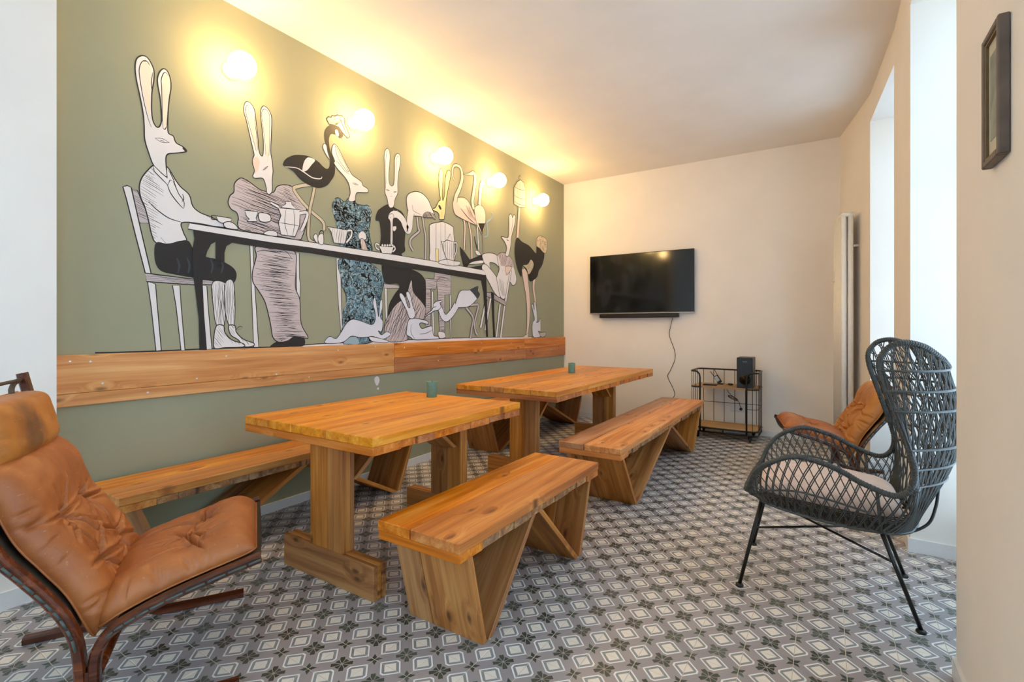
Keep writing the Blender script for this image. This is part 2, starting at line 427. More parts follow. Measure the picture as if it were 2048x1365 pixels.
# floor tiles: the 300 that show largest are single tiles, the rest one mesh
FX, FY = Vector((-math.sin(YAW), math.cos(YAW))), Vector((math.cos(YAW), math.sin(YAW)))
cells = []
for i in range(-17, 10):
    for j in range(-26, 28):
        x0, y0 = TX0 + i * TS, TY0 + j * TS
        xa, xb, ya, yb = max(x0, 0.0), min(x0 + TS, NICHE_X + 0.02), max(y0, FRONT), min(y0 + TS, BACK)
        if xb - xa < 0.01 or yb - ya < 0.01: continue
        c = Vector((x0 + TS / 2 - CAM.x, y0 + TS / 2)); t = c.dot(FX)
        vis = 0
        if t > 0.3:
            u = 1024 + FPX * c.dot(FY) / t; v = HORIZON + FPX * CAM.z / t
            if -20 < u < 1925 and v < 1400: vis = 1 / t
        full = (xb - xa > TS - 1e-6) and (yb - ya > TS - 1e-6)
        cells.append((vis if full else 0, xa, xb, ya, yb))
cells.sort(reverse=True)
G = 0.0011
tb = bmesh.new(); hs = TS / 2 - G
box_bm(tb, (-hs, -hs, -0.008), (hs, hs, 0.0), 0.0008)
tme = None
rest = bmesh.new()
for k, (vis, xa, xb, ya, yb) in enumerate(cells):
    if k < 300 and vis > 0:
        if tme is None:
            o = from_bm('tile', tb, M['tile'], floor); tme = o.data
        else:
            o = bpy.data.objects.new('tile', tme); link(o, floor)
        o.location = ((xa + xb) / 2, (ya + yb) / 2, 0)
    else:
        box_bm(rest, (xa + G, ya + G, -0.008), (xb - G, yb - G, 0.0))
tag(from_bm('tile_field', rest, M['tile'], floor), kind='stuff')

# ------------------------------------------------------------------ the mural: flat paint on the green wall
CROPS = {'A': (220, 90, 4.55), 'B': (220, 370, 3.9), 'C': (540, 200, 5.6875), 'D': (540, 420, 4.875), 'E': (780, 280, 5.689), 'F': (780, 480, 5.689), 'p': (0, 0, 1)}
def wall_pt(u, v):
    """point of the left wall (y, z) seen in the photograph at that pixel"""
    a = (u - 1024) / FPX; b = (HORIZON - v) / FPX
    dx = FX.x + a * FY.x; dy = FX.y + a * FY.y
    t = -CAM.x / dx
    return Vector((t * dy, CAM.z + b * t))
def W2(crop, pts):
    ox, oy, s = CROPS[crop]
    return [wall_pt(ox + x / s, oy + y / s) for x, y in pts]
mural = empty('mural', (0, 3.4, 1.1))
tag(mural, 'painted mural of long-eared hares and wading birds at a tea table on green wall', 'mural')
LAYER = [0]
KEYS = ['pW', 'pK', 'pG', 'pP', 'pB', 'pY', 'pT', 'pC', 'pS', 'pL', 'pH', 'pN']
def inside(p, poly):
    r = False; n = len(poly); j = n - 1
    for i in range(n):
        a, b = poly[i], poly[j]
        if (a.y > p.y) != (b.y > p.y) and p.x < (b.x - a.x) * (p.y - a.y) / (b.y - a.y) + a.x: r = not r
        j = i
    return r
class Fig:
    def __init__(s, name, label=None): s.name, s.label, s.V, s.F, s.I = name, label, [], [], []
    def layer(s):
        LAYER[0] += 1; return 0.0004 + LAYER[0] * 0.000016
    def fill(s, P, c):
        x = s.layer(); b = len(s.V)
        s.V += [(x, p.x, p.y) for p in P]
        for t in tessellate_polygon([[Vector((p.x, p.y, 0)) for p in P]]):
            s.F.append(tuple(b + i for i in t)); s.I.append(KEYS.index('p' + c))
    def stroke(s, P, w, c, closed=False, x=None, taper=False):
        if x is None: x = s.layer()
        n = len(P); b = len(s.V)
        if n < 2: return
        for i, p in enumerate(P):
            if closed: t = P[(i + 1) % n] - P[i - 1]
            else: t = P[min(i + 1, n - 1)] - P[max(i - 1, 0)]
            if t.length < 1e-9: t = Vector((1, 0))
            t.normalize(); nn = Vector((-t.y, t.x))
            ww = w[i] if isinstance(w, list) else w
            if taper: ww = w * (0.25 + 0.75 * math.sin(PI * (0.08 + 0.84 * i / (n - 1))))
            q, r = p + nn * ww / 2, p - nn * ww / 2
            s.V += [(x, q.x, q.y), (x, r.x, r.y)]
        for i in range(n if closed else n - 1):
            a, d = b + 2 * i, b + 2 * ((i + 1) % n)
            s.F.append((a, a + 1, d + 1, d)); s.I.append(KEYS.index('p' + c))
    def poly(s, crop, pts, c, w=0.0055, smooth=True, oc='K'):
        P = W2(crop, pts)
        if crop in 'EF': w *= 1.45
        if smooth: P = cat_rom(P, 5, True)
        s.fill(P, c)
        if w: s.stroke(P, w, oc, True)
        return P
    def line(s, crop, pts, w=0.004, c='K', smooth=True, taper=True):
        P = W2(crop, pts)
        if crop in 'EF': w *= 1.3
        if smooth and len(P) > 2: P = cat_rom(P, 5)
        s.stroke(P, w, c, taper=taper)
    def limb(s, crop, pts, width, c, w=0.004, smooth=True):
        P = W2(crop, pts)
        if crop in 'EF': w *= 1.4
        if smooth and len(P) > 2: P = cat_rom(P, 6)
        n = len(P)
        if isinstance(width, tuple): ws = [width[0] + (width[1] - width[0]) * i / (n - 1) for i in range(n)]
        else: ws = [width] * n
        s.stroke(P, [a + 2 * w for a in ws], 'K'); s.stroke(P, ws, c)
    def hatch(s, P, ang, gap, w=0.0022, lo=(0, 0), hi=(1, 1), c='K', wob=0.002, skip=0.1):
        """pen lines across the shape; lo/hi give where along each line they start and stop"""
        ca, sa = math.cos(ang), math.sin(ang); x = s.layer()
        Q = [Vector((p.x * ca + p.y * sa, -p.x * sa + p.y * ca)) for p in P]
        y = min(q.y for q in Q) + gap * 0.5; y1 = max(q.y for q in Q)
        while y < y1:
            xs = []
            for i in range(len(Q)):
                a, b = Q[i - 1], Q[i]
                if (a.y > y) != (b.y > y): xs.append(a.x + (b.x - a.x) * (y - a.y) / (b.y - a.y))
            xs.sort()
            for i in range(0, len(xs) - 1, 2):
                L = xs[i + 1] - xs[i]
                if L < 0.01 or random.random() < skip: continue
                f0, f1 = random.uniform(*lo), random.uniform(*hi)
                if f1 <= f0: continue
                k = max(3, int(L * (f1 - f0) / 0.03)); ph = random.random() * 6
                pts = []
                for j in range(k + 1):
                    xx = xs[i] + L * (f0 + (f1 - f0) * j / k); yy = y + wob * math.sin(ph + xx * 40)
                    pts.append(Vector((xx * ca - yy * sa, xx * sa + yy * ca)))
                s.stroke(pts, w * random.uniform(0.6, 1.5), c, x=x, taper=True)
            y += gap * random.uniform(0.6, 1.4)
    def curls(s, P, n, c='K', w=0.003, r=(0.012, 0.035)):
        x = s.layer()
        ys = [p.x for p in P]; zs = [p.y for p in P]; k = 0; tries = 0
        while k < n and tries < n * 8:
            tries += 1
            q = Vector((random.uniform(min(ys), max(ys)), random.uniform(min(zs), max(zs))))
            if not inside(q, P): continue
            R = random.uniform(*r); a0 = random.random() * 6.28; tn = random.choice((-1, 1)) * random.uniform(2.0, 6.5)
            pts = [q + Vector((math.cos(a0 + tn * t), math.sin(a0 + tn * t))) * R * (1 - 0.75 * t) for t in [i / 11 for i in range(12)]]
            pts = [p for p in pts if inside(p, P)]
            if len(pts) > 5: s.stroke(pts, w, c, x=x, taper=True); k += 1
    def done(s):
        o = mesh(s.name, [(v[0], v[1] - 3.4, max(v[2], 1.1125) - 1.1) for v in s.V], s.F, [M[k] for k in KEYS], mural, mi=s.I)
        if s.label: o['label'] = s.label

def eye(f, crop, x0, y0, x1, y1):
    mx, my = (x0 + x1) / 2, (y0 + y1) / 2; h = abs(x1 - x0) * 0.13
    f.line(crop, [(x0, y0), (mx, my - h), (x1, y1)], 0.003); f.line(crop, [(x0, y0), (mx, my + h), (x1, y1)], 0.003)
    f.line(crop, [(mx - h, my), (mx + h, my + h * 0.4)], 0.006)

# ground strip, chairs behind the table
f = Fig('painted_ground')
f.poly('p', [(440, 700), (560, 696), (640, 688.5), (700, 686), (780, 682), (880, 678), (950, 676), (1062, 674.6), (1064, 677), (950, 682), (780, 689), (600, 699)], 'W', 0, False)
f.line('p', [(190, 706), (300, 703), (440, 697), (560, 694), (640, 688), (700, 685.5), (780, 681.5), (950, 675.5), (1090, 674)], 0.007, taper=False)
f.done()
f = Fig('painted_chair')
f.poly('B', [(170, 30), (215, 45), (240, 110), (280, 200), (305, 300), (225, 298), (195, 150)], 'G', 0.005, False)
f.hatch(W2('B', [(170, 30), (215, 45), (240, 110), (280, 200), (305, 300), (225, 298), (195, 150)]), -0.35, 0.009)
f.poly('B', [(100, 15), (135, 5), (165, 20), (190, 130), (240, 350), (320, 690), (275, 690), (200, 400), (130, 120)], 'W', 0.006, False)
for q in ([(292, 755), (355, 775), (365, 900), (400, 1290), (358, 1295), (320, 950)], [(487, 785), (545, 785), (555, 950), (585, 1290), (553, 1290), (515, 950)],
          [(720, 785), (755, 790), (765, 950), (795, 1280), (752, 1283), (730, 1000)]): f.poly('B', q, 'W', 0.005, False)
q = f.poly('B', [(275, 688), (640, 735), (800, 745), (795, 780), (640, 780), (285, 755)], 'G', 0.006, False); f.hatch(q, -0.04, 0.008)
f.done()
f = Fig('painted_chair')
f.poly('B', [(1090, 475), (1115, 477), (1130, 800), (1160, 1265), (1120, 1265), (1100, 750)], 'W', 0.005, False)
f.poly('B', [(1450, 530), (1475, 532), (1477, 730), (1485, 770), (1480, 915), (1455, 830)], 'W', 0.005, False)
f.done()
f = Fig('painted_chair')
f.poly('D', [(645, 472), (675, 476), (690, 660), (695, 900), (705, 1140), (690, 1195), (665, 900), (650, 640)], 'W', 0.005, False)
f.done()
f = Fig('painted_chair')
f.poly('D', [(1110, 720), (1250, 735), (1258, 765), (1115, 765)], 'G', 0.005, False)
f.poly('D', [(1115, 765), (1140, 768), (1145, 1080), (1128, 1100)], 'W', 0.005, False)
f.done()

# hare in the white shirt
f = Fig('painted_hare', 'hare in white shirt and dark trousers')
q = f.poly('B', [(338, -153), (290, -110), (245, -50), (228, 20), (240, 100), (270, 170), (300, 280), (325, 390), (360, 452), (460, 462), (540, 442), (597, 432), (572, 370), (562, 295),
     (700, 303), (800, 322), (880, 332), (990, 348), (975, 315), (930, 290), (885, 298), (780, 248), (700, 215), (645, 165), (617, 78), (549, 14), (506, -46), (471, -106), (440, -145), (400, -165)], 'W', 0.0065)
f.hatch(q, -0.45, 0.010, lo=(0, 0.03), hi=(0.12, 0.38), w=0.0024)
f.line('B', [(300, 130), (360, 190), (460, 260), (560, 292)], 0.006)
f.line('B', [(445, -10), (470, 60), (520, 130), (570, 185)], 0.006); f.line('B', [(495, -40), (530, 60), (575, 130), (575, 185)], 0.005)
f.line('B', [(395, -130), (430, -80), (445, -20)], 0.005); f.line('B', [(480, -60), (500, -10), (520, 40)], 0.004); f.line('B', [(395, 410), (435, 455)], 0.004)
f.line('B', [(565, 70), (575, 110), (560, 130)], 0.005)
q = f.poly('B', [(360, 455), (460, 464), (595, 434), (640, 490), (655, 525), (735, 560), (820, 580), (890, 605), (960, 650), (985, 700), (965, 760), (900, 765), (790, 748), (640, 722), (520, 700), (400, 670), (353, 590)], 'K', 0.004)
for x in (520, 600, 780, 860): f.line('B', [(x, 570), (x + 20, 630), (x + 8, 690)], 0.012, 'N')
for q in ([(798, 765), (895, 765), (902, 850), (890, 1095), (830, 1095), (805, 950)], [(897, 768), (965, 770), (970, 1090), (925, 1090), (895, 960)]):
    P = f.poly('B', q, 'W', 0.005); f.hatch(P, PI / 2 + 0.03, 0.008, wob=0.003)
for q in ([(925, 1100), (975, 1100), (985, 1150), (1040, 1205), (1118, 1235), (1115, 1258), (1045, 1262), (1000, 1210), (940, 1170)],
          [(830, 1100), (885, 1100), (895, 1150), (950, 1210), (1040, 1240), (1035, 1265), (900, 1270), (815, 1275), (808, 1200)]):
    P = f.poly('B', q, 'W', 0.006); f.hatch(P, -0.9, 0.011, lo=(0, 0.1), hi=(0.3, 0.9))
f.line('B', [(980, 1130), (1010, 1105), (1035, 1112)], 0.004); f.line('B', [(980, 1130), (1020, 1125)], 0.004)
f.poly('A', [(395, 1095), (350, 980), (315, 860), (310, 740), (300, 620), (270, 460), (240, 320), (228, 210), (240, 130), (285, 98), (335, 112), (375, 170), (400, 240), (397, 330), (382, 420), (378, 500), (378, 600),
     (390, 690), (420, 745), (450, 742), (468, 690), (465, 600), (455, 480), (435, 370), (432, 300), (455, 240), (490, 217), (525, 245), (550, 320), (553, 400), (540, 480), (530, 580), (525, 700), (530, 800),
     (575, 830), (600, 890), (660, 925), (695, 960), (680, 975), (600, 985), (530, 992), (508, 1030), (512, 1120), (518, 1200), (470, 1170)], 'W', 0.0065)
f.poly('A', [(280, 200), (300, 150), (340, 150), (375, 220), (375, 330), (365, 450), (365, 620), (350, 640), (310, 470), (285, 330)], 'C', 0)
f.poly('A', [(475, 330), (500, 265), (535, 300), (538, 400), (520, 560), (510, 740), (485, 740), (480, 500)], 'C', 0)
for q in ([(375, 750), (340, 650), (300, 480), (270, 300), (265, 220), (285, 160), (320, 140), (350, 165)], [(385, 440), (375, 350), (388, 250)], [(300, 150), (335, 150), (360, 185)],
          [(482, 765), (475, 650), (470, 400), (465, 320), (485, 260), (510, 255), (530, 280)], [(515, 740), (525, 620), (540, 450)], [(480, 760), (500, 768), (515, 740)]): f.line('A', q, 0.0045)
eye(f, 'A', 408, 850, 540, 890)
f.poly('A', [(665, 930), (695, 960), (685, 970), (660, 945)], 'K', 0)
f.poly('A', [(395, 1095), (470, 1170), (520, 1215), (512, 1130), (545, 1160), (585, 1245), (545, 1230), (525, 1275), (470, 1220), (400, 1150)], 'W', 0.005, False)
f.done()

# hare in the round shawl
f = Fig('painted_hare', 'hare in hatched round shawl and long gown')
f.poly('B', [(1250, 1268), (1320, 1215), (1440, 1185), (1512, 1200), (1507, 1255), (1400, 1262)], 'K', 0.003)
q = f.poly('B', [(1140, 480), (1300, 500), (1440, 522), (1450, 650), (1445, 800), (1480, 900), (1490, 1080), (1540, 1180), (1530, 1200), (1440, 1185), (1390, 1215), (1320, 1228), (1270, 1190), (1250, 1080), (1210, 920), (1160, 830), (1115, 760), (1110, 680), (1140, 560)], 'H', 0.0065)
f.hatch(q, -0.05, 0.0095, w=0.0025, lo=(0, 0.25), hi=(0.75, 1)); f.hatch(q, -0.02, 0.02, w=0.004, lo=(0.1, 0.5), hi=(0.5, 0.95))
f.line('B', [(1140, 525), (1200, 510), (1290, 525), (1370, 520), (1420, 580)], 0.005)
q = f.poly('B', [(1011, -51), (970, -10), (965, 55), (935, 85), (920, 140), (945, 190), (985, 215), (1000, 260), (995, 310), (1030, 352), (1200, 385), (1330, 405), (1470, 430), (1500, 400), (1530, 300), (1530, 180),
     (1490, 130), (1440, 50), (1410, 10), (1350, 0), (1300, 15), (1270, 60), (1190, 45), (1150, 25), (1090, -20), (1050, -45)], 'H', 0.0065)
f.hatch(q, -0.16, 0.0095, w=0.0026, lo=(0, 0.25), hi=(0.75, 1)); f.hatch(q, -0.16, 0.02, w=0.0045, lo=(0, 0.5), hi=(0.4, 0.9))
f.poly('A', [(1420, 1300), (1400, 1230), (1375, 1212), (1320, 1215), (1298, 1195), (1310, 1160), (1312, 1130), (1295, 1075), (1300, 1030), (1310, 1000), (1295, 930), (1265, 800), (1240, 690), (1215, 600), (1222, 540), (1245, 515),
     (1285, 540), (1315, 600), (1330, 720), (1345, 850), (1352, 950), (1370, 1005), (1390, 1000), (1395, 900), (1385, 780), (1370, 650), (1372, 590), (1395, 556), (1435, 580), (1465, 640), (1470, 720), (1465, 850), (1462, 980),
     (1475, 1060), (1482, 1150), (1475, 1230), (1475, 1330), (1450, 1360), (1425, 1345)], 'W', 0.0055)
f.poly('A', [(1300, 1040), (1335, 1020), (1360, 1060), (1350, 1130), (1320, 1170), (1314, 1130), (1300, 1080)], 'P', 0)
f.poly('A', [(1235, 600), (1255, 550), (1290, 580), (1310, 680), (1335, 900), (1330, 960), (1290, 820)], 'P', 0)
f.poly('A', [(1385, 640), (1400, 580), (1435, 610), (1450, 700), (1445, 1000), (1420, 1000), (1405, 820)], 'C', 0)
for q in ([(1330, 970), (1290, 820), (1240, 640), (1230, 580), (1255, 545), (1285, 565)], [(1345, 960), (1330, 800), (1310, 640)], [(1415, 1000), (1405, 850), (1380, 650), (1390, 590), (1420, 590), (1450, 650), (1450, 850), (1445, 1010)]): f.line('A', q, 0.004)
eye(f, 'A', 1388, 1142, 1438, 1105)
f.done()

# crowned black crane
f = Fig('painted_crane', 'black crowned crane standing on the table')
f.limb('C', [(470, 965), (400, 970), (300, 990), (270, 1020), (350, 1140), (470, 1270), (590, 1375), (615, 1440), (610, 1480)], 0.022, 'T')
f.limb('C', [(505, 1000), (480, 1120), (455, 1230), (440, 1365), (435, 1540), (455, 1600), (510, 1630)], 0.02, 'T')
f.poly('C', [(640, 215), (665, 190), (690, 200), (705, 178), (735, 185), (765, 170), (790, 180), (820, 182), (845, 210), (850, 280), (880, 350), (908, 420), (880, 436), (830, 380), (780, 310), (720, 285), (670, 275)], 'T', 0.009, False)
for a in range(9): f.line('C', [(750, 285), (660 + a * 24, 205 + abs(a - 5) * 6 - 10)], 0.007)
f.line('C', [(790, 200), (830, 300), (885, 420)], 0.009)
f.poly('C', [(150, 720), (165, 690), (200, 660), (270, 632), (350, 630), (440, 645), (540, 700), (600, 760), (640, 787), (668, 775), (680, 730), (680, 660), (650, 560), (625, 460), (620, 370), (650, 310), (700, 285), (760, 300), (800, 350), (830, 400),
     (800, 440), (760, 400), (700, 385), (672, 420), (666, 480), (682, 580), (720, 680), (735, 760), (730, 850), (690, 920), (640, 975), (560, 1000), (480, 985), (400, 945), (330, 890), (270, 820), (200, 770), (150, 745)], 'K', 0.003)
f.poly('C', [(440, 655), (510, 685), (470, 740), (420, 800), (370, 810), (375, 740), (400, 680)], 'W', 0)
f.line('C', [(170, 762), (300, 775), (380, 820), (480, 885), (570, 898), (590, 875)], 0.008, 'W')
f.poly('C', [(740, 345), (765, 345), (780, 400), (765, 415), (745, 390)], 'W', 0)
f.line('C', [(800, 430), (830, 540)], 0.005, 'T'); f.line('C', [(815, 425), (868, 540)], 0.005, 'T')
f.done()

# hare in the blue dress
f = Fig('painted_hare', 'hare in blue curl-patterned dress')
q = f.poly('D', [(680, 480), (830, 490), (960, 515), (1050, 580), (1095, 640), (1110, 710), (1090, 800), (1080, 880), (1090, 950), (1095, 1080), (1090, 1190), (990, 1290), (860, 1312), (720, 1312), (705, 1150), (710, 1000), (740, 920), (735, 820), (700, 740), (690, 650), (665, 560)], 'B', 0.0055)
f.curls(q, 260, 'S', 0.011, (0.018, 0.045)); f.curls(q, 300, w=0.0042, r=(0.018, 0.045))
q = f.poly('D', [(763, -113), (823, -95), (844, -57), (908, -44), (951, -44), (980, 0), (985, 50), (970, 150), (965, 230), (985, 330), (988, 412), (880, 395), (720, 370), (660, 300), (655, 180), (640, 100), (613, 16), (608, -53), (634, -108), (668, -117), (728, -78)], 'B', 0.0055)
f.curls(q, 200, 'S', 0.011, (0.018, 0.04)); f.curls(q, 220, w=0.0042, r=(0.018, 0.045))
f.poly('C', [(680, 680), (640, 630), (605, 560), (600, 520), (615, 497), (640, 520), (655, 600)], 'W', 0.005)
f.poly('C', [(890, 1140), (910, 1060), (895, 960), (850, 880), (770, 790), (725, 720), (733, 690), (700, 600), (708, 530), (730, 503), (770, 545), (830, 660), (880, 760), (930, 850), (990, 895), (1040, 935), (1055, 975), (1105, 1010), (1112, 1050), (1070, 1055), (990, 1055), (970, 1100), (965, 1145), (925, 1160)], 'W', 0.0055)
f.poly('C', [(740, 530), (775, 580), (850, 720), (890, 820), (850, 780), (770, 660)], 'C', 0.004)
f.line('C', [(905, 850), (850, 810), (780, 720), (740, 690)], 0.004)
eye(f, 'C', 935, 945, 1005, 970)
f.poly('D', [(860, 240), (900, 205), (935, 245), (930, 290), (870, 285)], 'W', 0.004)
q = f.poly('D', [(880, 290), (915, 295), (950, 400), (900, 395)], 'P', 0.004); f.hatch(q, PI / 2, 0.008)
f.done()

# black-clad hare and its long hair, with the white heron bending over
f = Fig('painted_hare', 'hare in black clothes facing out')
f.poly('D', [(1152, -53), (1217, -18), (1285, 24), (1320, 100), (1320, 180), (1310, 330), (1315, 400), (1280, 430), (1285, 475), (1085, 432), (1080, 250), (1065, 120), (1030, 100), (1040, 30), (1071, -10)], 'K', 0.003)
f.poly('D', [(1100, 525), (1270, 550), (1400, 590), (1480, 640), (1520, 720), (1525, 850), (1515, 1000), (1440, 1000), (1300, 1100), (1180, 1100), (1150, 1050), (1160, 930), (1210, 830), (1260, 760), (1240, 722), (1150, 720), (1110, 690)], 'K', 0.003)
f.poly('C', [(1345, 1200), (1330, 1120), (1305, 1050), (1310, 980), (1305, 850), (1297, 700), (1300, 600), (1330, 552), (1358, 590), (1362, 680), (1350, 820), (1350, 920), (1365, 970), (1395, 975), (1410, 930), (1415, 800), (1415, 680), (1430, 625), (1455, 612), (1482, 650), (1480, 720), (1460, 830), (1450, 950), (1450, 1060), (1420, 1130), (1405, 1210), (1370, 1230)], 'W', 0.005)
for q in ([(1320, 960), (1315, 700), (1330, 580), (1350, 620)], [(1430, 930), (1435, 700), (1455, 635), (1470, 680)], [(1370, 1065), (1380, 1075)], [(1365, 1095), (1392, 1095)]): f.line('C', q, 0.0035)
eye(f, 'C', 1315, 1020, 1360, 1035); eye(f, 'C', 1400, 1050, 1440, 1045)
f.poly('D', [(1195, 165), (1225, 160), (1230, 185), (1210, 210), (1195, 195)], 'W', 0.003)
q = f.poly('D', [(1375, 685), (1395, 800), (1470, 890), (1515, 960), (1515, 1020), (1490, 1070), (1400, 1070), (1350, 1100), (1330, 1200), (1335, 1272), (1140, 1282), (1112, 1170), (1120, 1100), (1170, 1000), (1240, 910), (1320, 850)], 'H', 0.005)
f.hatch(q, 1.05, 0.013, w=0.004, wob=0.006); f.hatch(q, 1.2, 0.03, w=0.003)
f.done()
f = Fig('painted_heron', 'white heron bending its long neck down to a bowl')
f.limb('E', [(305, 880), (320, 1000), (330, 1040), (240, 1120), (225, 1190), (260, 1260)], 0.02, 'G'); f.limb('E', [(370, 880), (385, 1000), (405, 1120), (400, 1365), (385, 1385)], 0.02, 'G')
f.poly('E', [(240, 860), (200, 800), (185, 700), (192, 640), (230, 602), (300, 588), (370, 615), (430, 680), (465, 760), (500, 840), (515, 905), (480, 885), (400, 885), (340, 872), (290, 868)], 'W', 0.005)
q = f.poly('E', [(370, 860), (420, 820), (500, 850), (515, 905), (480, 885), (400, 885)], 'G', 0.003); f.hatch(q, -0.8, 0.008, w=0.005)
f.limb('D', [(1375, 20), (1362, 90), (1358, 160), (1342, 200), (1318, 160), (1290, 95), (1240, 48), (1195, 48), (1168, 85)], (0.075, 0.055), 'W')
f.poly('D', [(1150, 80), (1165, 45), (1195, 40), (1205, 80), (1195, 110), (1192, 330), (1172, 330), (1172, 130)], 'W', 0.004)
f.line('D', [(1182, 110), (1182, 325)], 0.003); f.line('D', [(1165, 70), (1172, 80)], 0.01); f.line('D', [(1190, 40), (1205, 0)], 0.006, 'W'); f.line('D', [(1205, 42), (1240, 5)], 0.006, 'W')
f.line('E', [(250, 740), (260, 800), (300, 830), (345, 850)], 0.003)
f.done()

# hare in the buttoned shirt with the pot
f = Fig('painted_hare', 'small hare in shirt, braces and yellow tie')
q = f.poly('F', [(510, 365), (690, 390), (690, 625), (620, 625), (620, 1045), (560, 1050), (540, 620), (530, 500), (520, 560), (460, 560), (455, 980), (400, 980), (405, 550), (400, 440), (500, 440)], 'G', 0.004, False)
f.hatch(q, 0.0, 0.014, w=0.003)
f.line('F', [(525, 500), (540, 450), (600, 430), (680, 460)], 0.004)
f.poly('F', [(470, 590), (490, 590), (500, 1085), (482, 1085)], 'W', 0.004, False); f.poly('F', [(675, 630), (690, 630), (696, 1120), (684, 1120)], 'W', 0.004, False)
f.poly('F', [(545, 1050), (580, 1045), (620, 1060), (628, 1110), (560, 1118)], 'W', 0.004)
q = f.poly('E', [(460, 960), (560, 935), (610, 935), (700, 980), (720, 1040), (722, 1402), (470, 1385), (450, 1250), (445, 1020)], 'W', 0.005)
for q in ([(515, 950), (515, 1240)], [(620, 945), (622, 1200)], [(525, 950), (525, 1240)], [(630, 945), (630, 1200)], [(575, 940), (575, 1380)], [(650, 1120), (680, 1070), (700, 1150)]): f.line('E', q, 0.004, smooth=False)
f.poly('E', [(512, 1240), (550, 1240), (552, 1392), (520, 1390)], 'Y', 0.004, False)
f.poly('E', [(560, 905), (555, 850), (530, 820), (485, 800), (490, 780), (515, 770), (550, 700), (570, 680), (560, 600), (550, 450), (560, 350), (580, 325), (598, 360), (600, 450), (590, 600), (592, 680), (605, 680), (620, 600), (625, 450), (640, 370), (665, 345), (685, 370), (680, 450), (650, 600), (635, 690), (630, 800), (615, 880), (612, 905)], 'Y', 0.005)
f.line('E', [(585, 820), (583, 900)], 0.003); f.poly('E', [(548, 745), (565, 745), (582, 785), (570, 795), (552, 770)], 'K', 0); f.line('E', [(630, 430), (640, 400), (665, 370)], 0.004); f.line('E', [(640, 640), (660, 450)], 0.003)
f.done()
f = Fig('painted_flamingo', 'pink flamingo with curled neck')
f.limb('E', [(835, 900), (850, 1000), (840, 1250)], 0.022, 'P'); f.limb('E', [(890, 930), (920, 1100), (930, 1365)], 0.022, 'P')
f.poly('E', [(715, 700), (760, 660), (830, 655), (880, 690), (920, 760), (970, 880), (990, 965), (950, 960), (880, 930), (800, 890), (740, 850), (715, 780)], 'P', 0.004)
f.poly('E', [(760, 680), (830, 670), (880, 700), (900, 760), (850, 790), (790, 760)], 'C', 0)
f.line('E', [(800, 780), (880, 880), (970, 960)], 0.008); f.hatch(W2('E', [(850, 740), (900, 760), (975, 930), (900, 880)]), -0.9, 0.012, w=0.005)
f.limb('E', [(730, 462), (708, 400), (715, 310), (755, 290), (800, 320), (818, 390), (815, 460), (785, 560), (750, 640), (740, 700)], (0.012, 0.05), 'P')
f.done()
f = Fig('painted_flamingo', 'pale flamingo standing behind the pink one')
f.limb('E', [(990, 960), (1005, 1250)], 0.018, 'L'); f.limb('E', [(1055, 1060), (1055, 1290)], 0.014, 'G')
f.poly('E', [(955, 800), (970, 760), (1010, 740), (1055, 765), (1082, 840), (1080, 950), (1048, 1072), (1010, 1010), (985, 960)], 'C', 0.004)
f.poly('E', [(1000, 950), (1078, 950), (1045, 1075)], 'K', 0, False)
f.limb('E', [(945, 370), (965, 410), (965, 480), (950, 600), (935, 700), (950, 790)], (0.045, 0.04), 'C')
f.poly('E', [(832, 385), (900, 375), (940, 350), (960, 375), (940, 405), (890, 400), (835, 395)], 'P', 0.003)
f.limb('E', [(1045, 480), (1028, 560), (1015, 740)], 0.045, 'C'); f.poly('E', [(1030, 480), (1050, 465), (1090, 505), (1050, 515)], 'C', 0.003)
f.line('E', [(1062, 1105), (1105, 1090), (1108, 1010), (1098, 940), (1150, 900), (1165, 850), (1145, 820)], 0.016, 'S')
f.done()

# reclining hare on tilted chair
f = Fig('painted_hare', 'hare leaning back on a tilted chair with feet on the table')
for a, b in (((1100, 640), (1028, 1000)), ((1145, 650), (1078, 1025)), ((1250, 735), (1207, 1105)), ((1302, 740), (1256, 1110))): f.limb('F', [a, b], 0.03, 'W', 0.005, False)
q = f.poly('F', [(1088, 600), (1150, 600), (1312, 700), (1310, 752), (1180, 680), (1090, 640)], 'G', 0.005, False); f.hatch(q, -0.5, 0.014, w=0.003)
f.poly('F', [(790, 75), (850, 145), (905, 225), (1050, 165), (1055, 245), (890, 282), (870, 320), (1045, 290), (1060, 350), (900, 320), (835, 318), (800, 160)], 'K', 0, False)
f.poly('F', [(890, 275), (950, 245), (1050, 235), (1050, 268), (900, 280)], 'W', 0.004)
f.poly('F', [(1050, 165), (1140, 150), (1215, 180), (1245, 270), (1240, 310), (1190, 270), (1130, 265), (1150, 360), (1080, 280), (1055, 230)], 'W', 0.005)
f.poly('F', [(1045, 290), (1080, 278), (1130, 320), (1200, 410), (1235, 480), (1250, 650), (1190, 610), (1120, 480), (1050, 350)], 'W', 0.005)
q = f.poly('F', [(1225, 170), (1270, 145), (1330, 165), (1390, 230), (1412, 330), (1435, 430), (1425, 500), (1392, 518), (1360, 480), (1340, 560), (1300, 672), (1250, 645), (1225, 520), (1210, 430), (1240, 330), (1215, 210)], 'W', 0.005)
P = W2('F', [(1225, 170), (1270, 145), (1330, 165), (1390, 230), (1405, 320), (1320, 300), (1260, 300)]); f.fill(P, 'H'); f.hatch(P, 1.2, 0.017, w=0.004)
f.limb('F', [(1372, 340), (1312, 700)], 0.03, 'W', 0.005, False); f.poly('F', [(1310, 310), (1345, 300), (1380, 310), (1370, 345), (1325, 400), (1315, 360)], 'P', 0.004)
for k in range(4): f.line('F', [(1240 + k * 14, 440 + k * 10), (1255 + k * 12, 560), (1280 + k * 8, 640)], 0.004)
